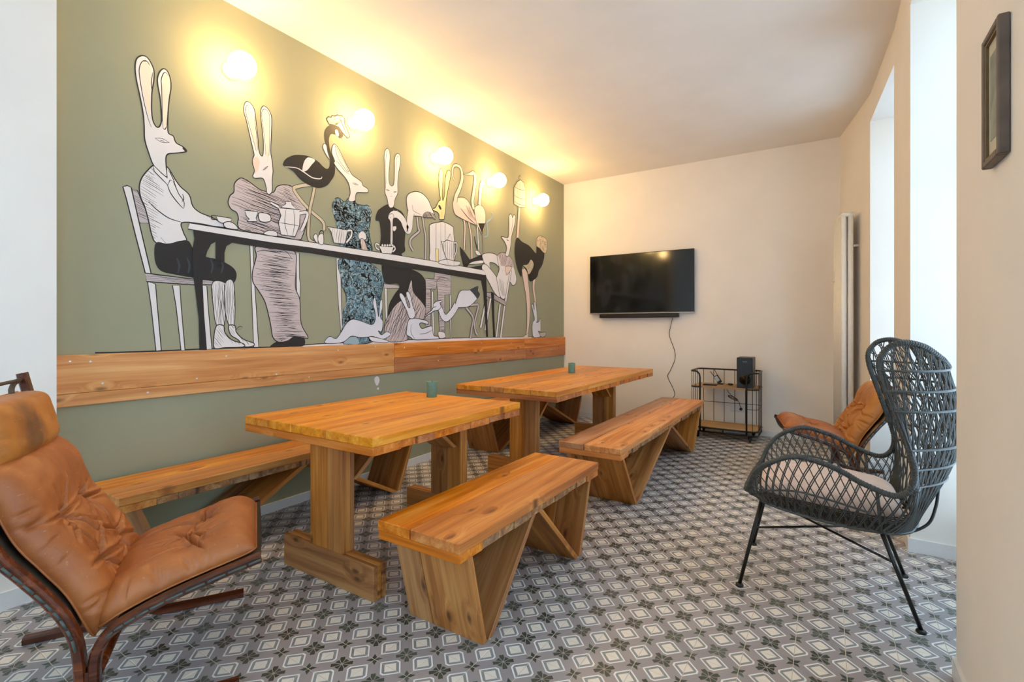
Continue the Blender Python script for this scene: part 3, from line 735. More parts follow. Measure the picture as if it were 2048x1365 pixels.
f.poly('E', [(1310, 1310), (1325, 1230), (1300, 1160), (1265, 1110), (1275, 1100), (1340, 1110), (1350, 1000), (1350, 870), (1375, 845), (1390, 885), (1403, 855), (1422, 870), (1415, 960), (1380, 1100), (1370, 1200), (1345, 1320)], 'W', 0.005)
f.line('E', [(1370, 1080), (1390, 960), (1392, 880)], 0.004); eye(f, 'E', 1320, 1135, 1348, 1150)
f.line('E', [(958, 1095), (965, 1150), (985, 1230), (990, 1280)], 0.012); f.poly('E', [(965, 1260), (1000, 1265), (1030, 1310), (985, 1310)], 'W', 0.004)
f.done()
f = Fig('painted_ostrich', 'black ostrich with its head in a bird cage')
f.limb('F', [(1640, 430), (1630, 550), (1650, 700), (1648, 800)], (0.055, 0.03), 'P')
f.limb('F', [(1525, 330), (1540, 450), (1560, 600), (1572, 760), (1568, 950), (1555, 1085)], (0.13, 0.035), 'P')
f.poly('F', [(1560, 1070), (1515, 1105), (1565, 1108)], 'C', 0.003, False)
f.limb('E', [(1470, 760), (1462, 900), (1446, 1120)], 0.045, 'P')
f.poly('F', [(1440, -20), (1500, 25), (1580, 70), (1640, 140), (1660, 150), (1670, 70), (1725, 100), (1752, 170), (1730, 280), (1690, 350), (1670, 420), (1610, 470), (1580, 460), (1560, 380), (1505, 300), (1490, 420), (1440, 300), (1415, 130)], 'K', 0.003)
q = f.poly('F', [(1510, 290), (1560, 280), (1600, 225), (1630, 270), (1620, 330), (1575, 395), (1550, 330)], 'T', 0.003); f.hatch(q, 0.9, 0.02, w=0.004)
q = f.poly('F', [(1660, 60), (1670, -20), (1710, -45), (1770, -10), (1785, 60), (1765, 155), (1700, 100)], 'T', 0.004); f.curls(q, 50, r=(0.012, 0.03))
f.poly('E', [(1408, 730), (1408, 540), (1440, 480), (1480, 455), (1520, 490), (1538, 560), (1535, 770), (1470, 768)], 'P', 0.005, False)
for k in range(6): f.line('E', [(1420 + k * 22, 735 + k * 5), (1420 + k * 22, 560), (1445 + k * 12, 480)], 0.003)
for y in (530, 630, 700): f.line('E', [(1408, y), (1470, y + 35), (1538, y + 45)], 0.004)
f.line('E', [(1475, 455), (1460, 425), (1475, 405), (1485, 425)], 0.004)
f.done()
# table over the sitters, tea things
f = Fig('painted_table', 'long white tea table with dark legs')
tp = [(378.5, 446.4), (540, 472.3), (620, 484.5), (780, 508.5), (860, 521.5), (967, 541)]
bt = [(375, 458.5), (540, 485.6), (620, 496), (780, 521), (860, 533.8), (971, 551)]
f.poly('B', [(645, 350), (655, 420), (640, 500), (645, 700), (665, 850), (690, 1050), (695, 1288), (752, 1288), (735, 1100), (718, 900), (720, 750), (735, 600), (755, 520), (785, 465), (820, 445), (820, 582), (890, 612), (890, 530), (905, 480), (950, 452), (1090, 474), (1300, 502), (1500, 520), (1400, 470), (900, 385)], 'K', 0, False)
f.poly('p', [(400, 462), (540, 485), (620, 495), (780, 520), (860, 533), (971, 550), (971, 563), (900, 551), (860, 544), (780, 533), (620, 507), (540, 498), (480, 489), (420, 478)], 'K', 0, False)
f.poly('F', [(1025, 425), (1060, 600), (1075, 850), (1092, 1105), (1112, 1105), (1102, 850), (1098, 600), (1090, 405)], 'K', 0, False)
f.poly('F', [(1143, 590), (1160, 850), (1172, 1105), (1192, 1105), (1182, 850), (1180, 605)], 'K', 0, False)
f.poly('p', tp + bt[::-1], 'W', 0.005, False)
f.done()
f = Fig('painted_cup')
f.poly('B', [(825, 243), (945, 262), (935, 295), (870, 300), (840, 285)], 'W', 0.005, False); f.line('B', [(828, 270), (795, 270), (790, 240), (828, 243)], 0.006)
f.poly('B', [(885, 298), (930, 288), (975, 312), (992, 348), (900, 335)], 'W', 0.005)
f.done()
f = Fig('painted_teapot')
P = f.poly('B', [(1320, 180), (1480, 195), (1475, 320), (1440, 405), (1330, 390), (1310, 295), (1330, 240), (1310, 185), (1245, 148), (1250, 130), (1312, 160)], 'W', 0.006, False)
f.poly('B', [(1330, 178), (1370, 148), (1365, 130), (1410, 130), (1415, 152), (1452, 192)], 'W', 0.005, False)
f.line('B', [(1370, 190), (1360, 300), (1385, 395)], 0.004); f.line('B', [(1430, 195), (1435, 310), (1420, 400)], 0.004); f.line('B', [(1312, 295), (1380, 305), (1475, 322)], 0.004)
f.limb('B', [(1475, 222), (1535, 220), (1520, 290), (1488, 360)], 0.02, 'W')
f.done()
f = Fig('painted_cup')
f.poly('B', [(1048, 200), (1150, 210), (1135, 260), (1142, 288), (1065, 286), (1085, 268), (1060, 245)], 'W', 0.005, False); f.poly('B', [(1155, 225), (1200, 220), (1245, 240), (1245, 285), (1170, 285)], 'W', 0.005)
f.done()
f = Fig('painted_paw')
f.poly('B', [(1197, 385), (1230, 357), (1290, 365), (1298, 402)], 'W', 0.005)
f.done()
f = Fig('painted_creamer')
q = f.poly('D', [(550, 162), (755, 200), (735, 300), (720, 335), (620, 322), (590, 210)], 'W', 0.005, False); f.hatch(q, 1.45, 0.02, w=0.003); f.limb('D', [(752, 205), (790, 205), (785, 260), (740, 320)], 0.014, 'W')
f.done()
f = Fig('painted_cup')
f.poly('D', [(420, 260), (440, 235), (460, 260), (460, 325), (435, 300)], 'W', 0.004); f.poly('D', [(465, 260), (490, 235), (515, 245), (515, 335), (470, 325)], 'W', 0.004); f.line('D', [(475, 240), (490, 205), (518, 215), (515, 250)], 0.007)
f.done()
f = Fig('painted_sugar_bowl')
f.poly('D', [(1060, 352), (1200, 362), (1180, 430), (1090, 425)], 'W', 0.005, False); f.limb('D', [(1060, 390), (1030, 370), (1030, 330), (1060, 345)], 0.012, 'W', 0.004); f.limb('D', [(1190, 410), (1215, 385), (1205, 355), (1190, 370)], 0.012, 'W', 0.004)
for k in range(5): f.poly('D', [(1080 + 24 * k, 345), (1092 + 24 * k, 333), (1104 + 24 * k, 348), (1092 + 24 * k, 358)], 'W', 0.003)
f.done()
f = Fig('painted_coffee_pot')
q = f.poly('E', [(640, 1140), (722, 1160), (724, 1390), (645, 1375), (600, 1250), (580, 1150), (612, 1160)], 'W', 0.005, False); f.hatch(q, PI / 2, 0.03, w=0.004); f.limb('E', [(722, 1175), (755, 1180), (750, 1270), (725, 1330)], 0.014, 'W')
f.poly('E', [(648, 1140), (680, 1075), (705, 1155)], 'W', 0.004, False)
f.done()
f = Fig('painted_cup')
f.poly('F', [(555, 270), (560, 240), (640, 222), (720, 240), (790, 250), (778, 290), (700, 298)], 'W', 0.004)
f.line('F', [(640, 225), (660, 285)], 0.004); f.line('F', [(720, 242), (725, 295)], 0.004)
f.done()
# small white hares and crane on the ground
f = Fig('painted_leveret', 'white leveret stretched out on the ground')
f.poly('D', [(720, 1300), (760, 1250), (830, 1240), (860, 1280), (850, 1308)], 'S', 0.0)
f.poly('D', [(535, 1300), (540, 1265), (580, 1235), (640, 1255), (690, 1190), (740, 1110), (800, 1068), (880, 1085), (985, 1120), (1020, 1080), (1020, 1000), (1000, 920), (1005, 870), (1018, 855), (1030, 900), (1045, 1000), (1056, 1042), (1064, 930), (1075, 880), (1090, 885), (1090, 960), (1070, 1040), (1095, 1090), (1090, 1160),
     (1075, 1190), (1050, 1180), (1080, 1220), (1130, 1190), (1168, 1205), (1165, 1225), (1100, 1260), (1000, 1235), (950, 1240), (880, 1245), (790, 1232), (740, 1270), (700, 1292), (640, 1302)], 'L', 0.0045)
f.poly('D', [(960, 1245), (1000, 1240), (1140, 1275), (1130, 1295), (1000, 1285)], 'L', 0.004)
f.done()
f = Fig('painted_leveret', 'white leveret sitting on the ground')
f.poly('F', [(215, 905), (280, 893), (350, 905), (410, 920), (435, 945), (420, 960), (350, 945), (330, 965), (360, 1010), (440, 985), (475, 990), (490, 1085), (540, 1100), (548, 1125), (480, 1130), (280, 1138), (230, 1110), (185, 1080), (185, 1020), (195, 950)], 'L', 0.0045)
f.line('F', [(235, 960), (235, 1060), (280, 1130)], 0.004); f.line('F', [(330, 1075), (400, 1065), (470, 1030)], 0.004)
f.poly('F', [(205, 870), (180, 800), (140, 720), (105, 650), (105, 610), (130, 612), (165, 660), (190, 740), (205, 770), (222, 770), (215, 720), (185, 650), (178, 600), (205, 592), (230, 640), (250, 740), (278, 820), (278, 870), (250, 898), (220, 893)], 'L', 0.0045)
f.done()
f = Fig('painted_crane', 'white crane bowing to the sitting leveret')
f.limb('F', [(890, 745), (960, 738), (1000, 745), (980, 850), (955, 950), (968, 1040), (988, 1080)], 0.025, 'G'); f.limb('F', [(860, 770), (940, 885), (925, 1010), (910, 1125)], 0.025, 'G')
f.poly('F', [(740, 740), (760, 660), (790, 590), (830, 572), (900, 570), (995, 530), (990, 580), (1015, 620), (980, 680), (920, 740), (870, 765), (760, 770)], 'L', 0.0045)
q = W2('F', [(900, 570), (995, 528), (995, 580), (1018, 625), (985, 670), (940, 610)]); f.fill(q, 'N')
f.limb('F', [(750, 745), (700, 830), (640, 890), (600, 870), (570, 800), (545, 740)], (0.075, 0.055), 'L')
f.poly('F', [(490, 760), (485, 730), (520, 700), (570, 690), (595, 710), (560, 715), (575, 770), (545, 800), (500, 810), (385, 880), (400, 855), (470, 800)], 'L', 0.0045, False)
f.line('F', [(490, 770), (520, 760)], 0.01); f.line('F', [(400, 865), (510, 795)], 0.003)
f.done()
f = Fig('painted_leveret', 'tiny white leveret standing under the ostrich')
f.poly('F', [(1618, 940), (1640, 905), (1625, 830), (1608, 745), (1622, 738), (1636, 800), (1634, 720), (1645, 705), (1656, 745), (1670, 900), (1662, 940), (1690, 930), (1700, 900), (1708, 905), (1710, 970), (1708, 1040), (1680, 1040), (1705, 1100), (1630, 1108), (1613, 1020)], 'L', 0.0045)
f.poly('F', [(1700, 1060), (1770, 1055), (1755, 1100), (1710, 1100)], 'G', 0.004)
f.done()
# a chipped spot of white plaster on the wall below the rail
P = cat_rom(W2('p', [(749, 757), (755, 753), (759, 760), (757, 768), (754, 772), (750, 766)]), 4, True)
P2 = cat_rom(W2('p', [(754, 777), (757, 775), (758, 779), (755, 780)]), 4, True)
V = [(0.0006, p.x, p.y) for p in P] + [(0.0006, p.x, p.y) for p in P2]
mesh('paint_chip', V, [tuple(range(len(P))), tuple(range(len(P), len(V)))], M['pW'], wall_left)

# ------------------------------------------------------------------ backrest boards on the wall
rail = empty('backrest_rail', (0, 0.8, 0.858)); tag(rail, 'long rail of varnished pine boards screwed along the green wall', 'wall rail')
ro = rail.location; T = 0.024
def rb(y0, y1, z0, z1, m='rail'): return plank('plank', (T / 2 + 0.0005, (y0 + y1) / 2, (z0 + z1) / 2), (y1 - y0, z1 - z0, T), M[m], rail, org=ro,
                                               tilt=Matrix(((0, 0, 1), (1, 0, 0), (0, 1, 0))), bev=0.002)
S1, S2 = 3.03, 5.24
rb(0.802, S1 - 0.0015, 0.9215, 1.112); rb(0.802, S1 - 0.0015, 0.858, 0.920)
rb(S1 + 0.0015, 5.20, 0.986, 1.112, 'bench'); rb(5.202, 6.328, 0.986, 1.112, 'bench')
rb(S1 + 0.0015, S2, 0.858, 0.9845, 'bench'); rb(S2 + 0.002, 6.328, 0.858, 0.9845, 'bench')
for y, z in ((0.87, 1.08), (0.95, 1.075), (1.0, 0.96), (1.2, 0.89), (1.45, 0.945), (1.62, 1.07), (1.95, 0.93), (2.2, 0.89), (2.45, 1.075), (2.82, 1.09), (3.15, 1.07), (3.6, 1.05), (3.6, 0.93), (4.3, 1.08), (4.9, 1.06), (5.0, 0.95), (5.3, 1.08), (5.9, 0.95), (6.2, 1.08)):
    lathe('screw', [(0.0062, 0), (0.0062, 0.0008), (0.004, 0.0014)], M['screw'], rail, 10, Vector((T + 0.0005, y, z)) - ro, 'x')

# ------------------------------------------------------------------ benches
def slope_board(name, x0, x1, ya, za, yb, zb, th, mat, parent, org):
    """board from the upper line (ya, za) to the lower line (yb, zb), cut level at both ends"""
    d = Vector((0, yb - ya, zb - za)); L = d.length; d.normalize()
    h = th / abs(d.z) / 2
    R = Matrix((d, Vector((1, 0, 0)), d.cross(Vector((1, 0, 0))))).transposed()
    c = Vector(((x0 + x1) / 2, (ya + yb) / 2, (za + zb) / 2))
    prof = [(ya - h, za), (ya + h, za), (yb + h, zb), (yb - h, zb)]
    V = []
    for x in (x0, x1):
        for (y, z) in prof: V.append(R.transposed() @ (Vector((x, y, z)) - c))
    bm = bmesh.new(); vv = [bm.verts.new(v) for v in V]
    bm.faces.new(vv[0:4]); bm.faces.new(vv[4:8][::-1])
    for i in range(4): bm.faces.new((vv[i], vv[4 + i], vv[4 + (i + 1) % 4], vv[(i + 1) % 4]))
    bmesh.ops.recalc_face_normals(bm, faces=bm.faces)
    bmesh.ops.bevel(bm, geom=list(bm.edges), offset=0.002, segments=1, affect='EDGES')
    o = from_bm(name, bm, mat, parent)
    o.rotation_euler = R.to_euler(); o.location = c - Vector(org)
    return o
def cross_layer(root, org, x0, x1, y0, y1, z0, z1, mat, wid, inset=0.012, ends=None):
    n = max(2, round((y1 - y0) / wid)); ws = [random.uniform(0.75, 1.25) for _ in range(n)]; s = sum(ws); y = y0
    ws[0] = ws[-1] = max(ws) ; s = sum(ws)
    for i, w in enumerate(ws):
        w = w / s * (y1 - y0)
        e = inset + random.uniform(-0.008, 0.006) if 0 < i < n - 1 else 0.003
        plank('under_board', ((x0 + x1) / 2, y + w / 2, (z0 + z1) / 2), (x1 - x0 - 2 * max(0.001, e), w - 0.0015, z1 - z0 - 0.0005), M[ends if ends and i in (0, n - 1) else mat], root, 'x', org, 0.002)
        y += w
def bench(label, x0, x1, y0, y1, vb1, apex, vb2, split=0.42, group='slatted pine benches', mat='bench'):
    r = empty('bench', ((x0 + x1) / 2, (y0 + y1) / 2, 0)); tag(r, label, 'bench', group); o = r.location
    H = 0.462; xs = x0 + (x1 - x0) * split
    for a, b in ((x0, xs - 0.002), (xs + 0.002, x1)):
        plank('seat_plank', ((a + b) / 2, (y0 + y1) / 2, H - 0.021), (y1 - y0, b - a, 0.042), M[mat], r, 'y', o, 0.003)
    cross_layer(r, o, x0, x1, y0 + 0.002, y1 - 0.002, H - 0.078, H - 0.0425, 'rough', 0.125, ends=mat)
    zt = H - 0.0785
    for ya, yb in ((y0 + 0.085, vb1 - 0.020), (apex - 0.033, vb1 + 0.020), (apex + 0.033, vb2 - 0.020), (y1 - 0.085, vb2 + 0.020)):
        xm = x0 + (x1 - x0) * (0.36 if ya < apex else 0.55)
        for a, b in ((x0 + 0.02, xm - 0.0015), (xm + 0.0015, x1 - 0.015)):
            slope_board('leg_board', a, b, ya, zt, yb, 0.0, 0.027, M['leg'], r, o)
    return r
bench('short pine bench with zigzag legs in front, right of the near table', 1.618, 2.045, 1.40, 2.69, 1.60, 2.0, 2.45)
bench('long pine bench with zigzag legs on the window side of the far table', 1.60, 2.05, 3.05, 5.60, 3.42, 4.34, 5.16, mat='tanbench')
bench('pine bench against the green wall behind the near table and leather armchair', 0.035, 0.425, 0.93, 2.95, 1.17, 1.93, 2.69, 0.5, mat='top')
bench('pine bench against the green wall behind the far table, by the back corner', 0.035, 0.425, 3.83, 6.15, 4.08, 4.98, 5.88, 0.5, mat='top')

# ------------------------------------------------------------------ tables
def table(label, x0, x1, y0, y1, fy1, fy2, cuts):
    r = empty('dining_table', ((x0 + x1) / 2, (y0 + y1) / 2, 0)); tag(r, label, 'table', 'trestle dining tables of thick pine'); o = r.location
    H = 0.775; xs = [x0] + [x0 + (x1 - x0) * c for c in cuts] + [x1]
    for a, b in zip(xs, xs[1:]):
        plank('top_plank', ((a + b) / 2, (y0 + y1) / 2 + random.uniform(-0.002, 0.002), H - 0.021), (y1 - y0, b - a - 0.0035, 0.042), M['top'], r, 'y', o, 0.0025)
    cross_layer(r, o, x0, x1, y0 + 0.002, y1 - 0.002, H - 0.081, H - 0.0425, 'bench', 0.15)
    xm = (x0 + x1) / 2 + 0.06; zt = H - 0.082
    for k, fy in enumerate((fy1, fy2)):
        for j in range(3):
            y = fy + 0.025 * j + 0.0125
            plank('foot_board', (xm, y, 0.08), (0.685 - 0.006 * (j == 1), 0.16, 0.0245), M['leg'], r, 'x', o, 0.002, Matrix.Rotation(PI / 2, 3, 'X'))
            for s in ((-0.125, 0.015), (0.015, 0.12)) if j == 0 else ((-0.12, 0.12),):
                plank('post_board', (xm + (s[0] + s[1]) / 2, y + 0.003, (0.1605 + zt) / 2), (zt - 0.1605, s[1] - s[0] - 0.001, 0.0245), M['leg'], r, 'z', o, 0.002, Matrix.Rotation(PI / 2, 3, 'Z'))
        ya = fy + 0.08 if k == 0 else fy - 0.003
        sgn = 1 if k == 0 else -1
        slope_board('brace', xm - 0.1, xm + 0.1, ya + sgn * 0.26, zt, ya + sgn * 0.018, zt - 0.20, 0.024, M['leg'], r, o)
    return r
table('near pine trestle table with green candle, beside the short bench', 0.535, 1.535, 1.45, 2.65, 1.54, 2.44, (0.23, 0.42, 0.68))
table('far pine trestle table with green candle, nearer the television', 0.55, 1.50, 3.22, 5.60, 3.41, 5.12, (0.28, 0.5, 0.76))
def candle(x, y, label):
    r = empty('candle', (x, y, 0.7755)); tag(r, label, 'candle', 'green pillar candles')
    lathe('wax', [(0.034, 0), (0.0355, 0.003), (0.0355, 0.100), (0.034, 0.104), (0.030, 0.104), (0.027, 0.101), (0.004, 0.099)], M['candle'], r, 28)
    tube('wick', [(0, 0, 0.098), (0.001, 0, 0.105), (0.003, 0, 0.111)], 0.0013, M['wick'], r, 6)
candle(0.895, 2.535, 'sage green pillar candle on the near table')
candle(0.935, 4.64, 'sage green pillar candle on the far table')

# ------------------------------------------------------------------ wall lamps
for k, (y, nm) in enumerate(((1.655, 'nearest wall globe lamp, above the hare in the shawl'), (2.60, 'second wall globe lamp, touching the crowned black crane'), (3.555, 'third wall globe lamp, above the yellow-faced hare'),
                         (4.47, 'fourth wall globe lamp, beside the flamingos'), (5.46, 'farthest wall globe lamp, right of the painted bird cage'))):
    r = empty('wall_lamp', (0, y, 2.862)); tag(r, nm + ', lit', 'lamp', 'lit opal globe lamps along the mural wall')
    lathe('lamp_base', [(0.052, 0.0005), (0.053, 0.006), (0.050, 0.016), (0.041, 0.045), (0.039, 0.072), (0.034, 0.074)], M['porcelain'], r, 28, axis='x')
    V, Fc = [], []
    bm = bmesh.new(); bmesh.ops.create_uvsphere(bm, u_segments=32, v_segments=20, radius=0.079)
    from_bm('globe', bm, M['globe'], r, (0.142, 0, 0), True)

# ------------------------------------------------------------------ television, sound bar, cable, sockets
YT = 6.275
tv = empty('television', (1.095, YT, 1.435)); tag(tv, 'wide flat black television mounted on the back wall', 'television'); to = tv.location
tvx0, tvx1, tvz0, tvz1 = 0.427, 1.799, 1.436, 2.219
box('bezel', (tvx0, YT, tvz0), (tvx1, YT + 0.03, tvz1), M['black'], tv, 0.003, to)
box('display', (tvx0 + 0.008, YT - 0.0012, tvz0 + 0.016), (tvx1 - 0.008, YT - 0.0002, tvz1 - 0.008), M['screen'], tv, 0, to)
box('lower_trim', (tvx0, YT - 0.003, tvz0 - 0.006), (tvx1, YT + 0.028, tvz0 + 0.006), M['silver'], tv, 0.001, to)
box('wall_mount', (0.85, YT + 0.0305, 1.6), (1.35, BACK - 0.0005, 2.05), M['black'], tv, 0.002, to)
sb = empty('sound_bar', (1.08, 6.30, 1.373)); tag(sb, 'slim black sound bar on the wall right under the television', 'speaker')
box('housing', (0.575, 6.245, 1.374), (1.605, 6.329, 1.427), M['black'], sb, 0.006, sb.location)
box('end_cap', (1.6055, 6.247, 1.376), (1.612, 6.327, 1.425), M['blackmetal'], sb, 0.002, sb.location)
pts = cat_rom([ (1.535, 6.300, 1.366), (1.50, 6.322, 1.24), (1.49, 6.322, 1.14), (1.55, 6.322, 0.97), (1.56, 6.322, 0.85), (1.50, 6.322, 0.70), (1.47, 6.322, 0.62), (1.54, 6.322, 0.47), (1.555, 6.322, 0.40), (1.53, 6.316, 0.352)], 8)
tag(tube('power_cable', pts, 0.0035, M['black'], None, 6), 'thin black cable hanging from sound bar down the back wall', 'cable')
def socket(label, x0, n, z0):
    r = empty('wall_socket', (x0 + 0.04 * n, BACK, z0)); tag(r, label, 'socket', 'white wall sockets'); oo = r.location
    box('cover_plate', (x0, BACK - 0.009, z0), (x0 + 0.081 * n, BACK - 0.0003, z0 + 0.081), M['trim'], r, 0.003, oo)
    for k in range(n):
        V, Fc = [], []
        cx = x0 + 0.0405 + 0.081 * k
        bm = bmesh.new(); bmesh.ops.create_cone(bm, cap_ends=True, segments=24, radius1=0.021, radius2=0.0195, depth=0.002)
        bmesh.ops.rotate(bm, verts=bm.verts, matrix=Matrix.Rotation(PI / 2, 3, 'X'))
        from_bm('socket_well', bm, M['porcelain'], r, Vector((cx, BACK - 0.0102, z0 + 0.0405)) - oo, False)
        for s in (-1, 1):
            bm = bmesh.new(); bmesh.ops.create_cone(bm, cap_ends=True, segments=8, radius1=0.003, radius2=0.003, depth=0.001)
            bmesh.ops.rotate(bm, verts=bm.verts, matrix=Matrix.Rotation(PI / 2, 3, 'X'))
            from_bm('contact_hole', bm, M['black'], r, Vector((cx + s * 0.0095, BACK - 0.0118, z0 + 0.0405)) - oo)
socket('white double wall socket behind the far bench end, under the hanging cable', 1.38, 2, 0.292)
socket('white triple wall socket behind the wire trolley', 2.2, 3, 0.25)

# ------------------------------------------------------------------ wire trolley
tr = empty('shelf_trolley', (2.2, 6.05, 0)); tag(tr, 'black wire trolley with two wooden shelves by the back wall', 'trolley'); oo = tr.location
X0, X1, Y0, Y1, ZT = 1.855, 2.55, 5.85, 6.26, 0.752
FXL, FXR = 1.957, 2.437
def ring(z, y0=Y0, y1=Y1, front=True):
    """open loop from the front left post round the back to the front right post"""
    rr = 0.06
    p = [(FXL, y0, z), (X0 + rr, y0, z)]
    for k in range(1, 6): a = PI / 2 * k / 6; p.append((X0 + rr - rr * math.sin(a), y0 + rr - rr * math.cos(a), z))
    p += [(X0, y0 + rr, z), (X0, y1 - rr, z)]
    for k in range(1, 6): a = PI / 2 * k / 6; p.append((X0 + rr - rr * math.cos(a), y1 - rr + rr * math.sin(a), z))
    p += [(X0 + rr, y1, z), (X1 - rr, y1, z)]
    for k in range(1, 6): a = PI / 2 * k / 6; p.append((X1 - rr + rr * math.sin(a), y1 - rr + rr * math.cos(a), z))
    p += [(X1, y1 - rr, z), (X1, y0 + rr, z)]
    for k in range(1, 6): a = PI / 2 * k / 6; p.append((X1 - rr + rr * math.cos(a), y0 + rr - rr * math.sin(a), z))
    p += [(X1 - rr, y0, z), (FXR, y0, z)]
    return p
# top rail bends down into the two front posts
top = ring(ZT)
top = [(FXL, Y0, 0.075), (FXL, Y0, ZT - 0.07), (FXL - 0.008, Y0, ZT - 0.03), (FXL - 0.03, Y0, ZT - 0.006)] + top[1:-1] + [(FXR + 0.03, Y0, ZT - 0.006), (FXR + 0.008, Y0, ZT - 0.03), (FXR, Y0, ZT - 0.07), (FXR, Y0, 0.075)]
tube('top_rail', top, 0.0095, M['blackmetal'], tr, 10, org=oo)
for nm, z, r in (('shelf_rail', 0.573, 0.008), ('wire_ring', 0.36, 0.003), ('base_rail', 0.118, 0.009), ('base_rail', 0.075, 0.008)):
    tube(nm, ring(z), r, M['blackmetal'], tr, 8, org=oo)
tube('base_rail', [(FXL, Y0, 0.118), (FXR, Y0, 0.118)], 0.009, M['blackmetal'], tr, 8, org=oo)
tube('base_rail', [(FXL, Y0, 0.075), (FXR, Y0, 0.075)], 0.009, M['blackmetal'], tr, 8, org=oo)
tube('strut', [(2.2, Y0, 0.076), (2.2, Y0, 0.117)], 0.008, M['blackmetal'], tr, 8, org=oo)
wires = [(X0 + 0.06 + (X1 - X0 - 0.12) * k / 5, Y1) for k in range(6)] + [(X0, Y0 + 0.06 + (Y1 - Y0 - 0.12) * k / 3) for k in range(4)] + [(X1, Y0 + 0.06 + (Y1 - Y0 - 0.12) * k / 3) for k in range(4)] + [(X1 - 0.055, Y0), (X0 + 0.055, Y0)]
for x, y in wires: tube('upright_wire', [(x, y, 0.075), (x, y, ZT)], 0.0036, M['blackmetal'], tr, 6, org=oo)
def shelf(z):
    P = [Vector((p[0] + (0.009 if p[0] < 2.2 else -0.009), p[1] + (0.008 if p[1] < 6.0 else -0.008), 0)) for p in ring(0)]
    bm = bmesh.new(); prism(bm, [(p.x - oo.x, p.y - oo.y) for p in P], z, z + 0.02)
    from_bm('shelf', bm, M['shelfwood'], tr)
shelf(0.566); shelf(0.112)
for x, y in ((FXL - 0.03, Y0 + 0.03), (FXR + 0.03, Y0 + 0.03), (FXL - 0.03, Y1 - 0.05), (FXR + 0.03, Y1 - 0.05)):
    w = lathe('caster_wheel', [(0.012, -0.011), (0.03, -0.010), (0.0315, 0), (0.03, 0.010), (0.012, 0.011)], M['black'], tr, 20, Vector((x, y, 0.0318)) - oo, 'x')
    box('fork', (x - 0.018, y - 0.012, 0.035), (x - 0.013, y + 0.012, 0.0755), M['blackmetal'], w, 0.001, (x, y, 0.0318))
    box('fork', (x + 0.013, y - 0.012, 0.035), (x + 0.018, y + 0.012, 0.0755), M['blackmetal'], w, 0.001, (x, y, 0.0318))
    tube('axle', [(x - 0.018, y, 0.0318), (x + 0.018, y, 0.0318)], 0.004, M['blackmetal'], w, 6, org=(x, y, 0.0318))
SH = 0.5868
sp = empty('speaker', (2.415, 5.99, SH)); tag(sp, 'black box speaker with bass port standing on the wire trolley', 'speaker'); so = sp.location
box('cabinet', (2.336, 5.873, SH), (2.494, 6.12, SH + 0.332), M['black'], sp, 0.004, so)
box('front_panel', (2.341, 5.8705, SH + 0.004), (2.489, 5.8735, SH + 0.328), M['black'], sp, 0.001, so)
lathe('port_ring', [(0.050, 0.001), (0.054, -0.003), (0.056, -0.0005), (0.056, 0.002)], M['black'], sp, 32, Vector((2.418, 5.8702, SH + 0.092)) - so).rotation_euler = (PI / 2, 0, 0)
lathe('port_cone', [(0.050, -0.0025), (0.03, -0.0012), (0.026, 0.0)], M['screen'], sp, 32, Vector((2.418, 5.8702, SH + 0.092)) - so).rotation_euler = (-PI / 2, 0, 0)
for k in range(7): box('maker_mark', (2.394 + k * 0.0068, 5.8698, SH + 0.283), (2.3988 + k * 0.0068, 5.8704, SH + 0.2885), M['silver'], sp, 0, so)
rt = empty('wireless_handset', (2.125, 6.14, SH)); tag(rt, 'small black device with two aerials leaning on the trolley shelf', 'device'); so = rt.location
TL = Matrix.Rotation(math.radians(-32), 3, 'Y')
def rbox(name, lo, hi, mat, bev=0.003):
    o = box(name, lo, hi, mat, rt, bev); c = o.location.copy(); o.location = TL @ c + Vector((0, 0, 0.012)); o.rotation_euler = TL.to_euler(); return o
rbox('body', (-0.025, -0.035, 0.004), (0.025, 0.015, 0.10), M['black'], 0.006)
rbox('face', (-0.02, -0.037, 0.03), (0.02, -0.0352, 0.092), M['silver'], 0.0)
for s in (-1, 1): tube('aerial', [TL @ Vector((s * 0.02, 0.0, 0.09)) + Vector((0, 0, 0.012)), TL @ Vector((s * 0.026, 0.0, 0.17)) + Vector((0, 0, 0.012))], 0.0035, M['black'], rt, 8)
box('stand', (-0.03, -0.04, 0.0), (0.034, 0.03, 0.012), M['black'], rt, 0.003)
tab = empty('remote_pad', (2.045, 5.96, SH)); tag(tab, 'flat black remote lying on the left of the trolley shelf', 'remote')
box('case', (-0.075, -0.03, 0.0005), (0.075, 0.03, 0.014), M['black'], tab, 0.004)
for k in range(5): box('button', (-0.055 + k * 0.022, -0.012, 0.0142), (-0.043 + k * 0.022, 0.0, 0.0155), M['blackmetal'], tab, 0.001)
pts = [(2.20, 6.06, SH + 0.004)]
for k in range(30):
    a = k * 0.62; pts.append((2.235 + 0.022 * math.cos(a) + k * 0.0008, 6.05 + 0.016 * math.sin(a * 0.5), SH + 0.005 + 0.0085 * (1 + math.sin(a))))
tag(tube('coiled_cable', cat_rom(pts, 3), 0.003, M['black'], None, 6), 'bundled black cable on the shelf beside the box speaker', 'cable', 'black cables on the trolley')
pts = [(2.17, 6.285, 0.56), (2.185, 6.29, 0.48)]
for k in range(22):
    a = k * 0.75; pts.append((2.235 + 0.05 * math.cos(a) , 6.296 + 0.006 * math.sin(k), 0.415 - 0.42 * (0.05 * math.cos(a)) + 0.016 * math.sin(a)))
pts += [(2.29, 6.29, 0.385), (2.31, 6.285, 0.34), (2.3215, 6.283, 0.305), (2.3215, 6.287, 0.2905)]
hc = tube('hanging_cable', cat_rom(pts, 3), 0.0032, M['black'], None, 6)
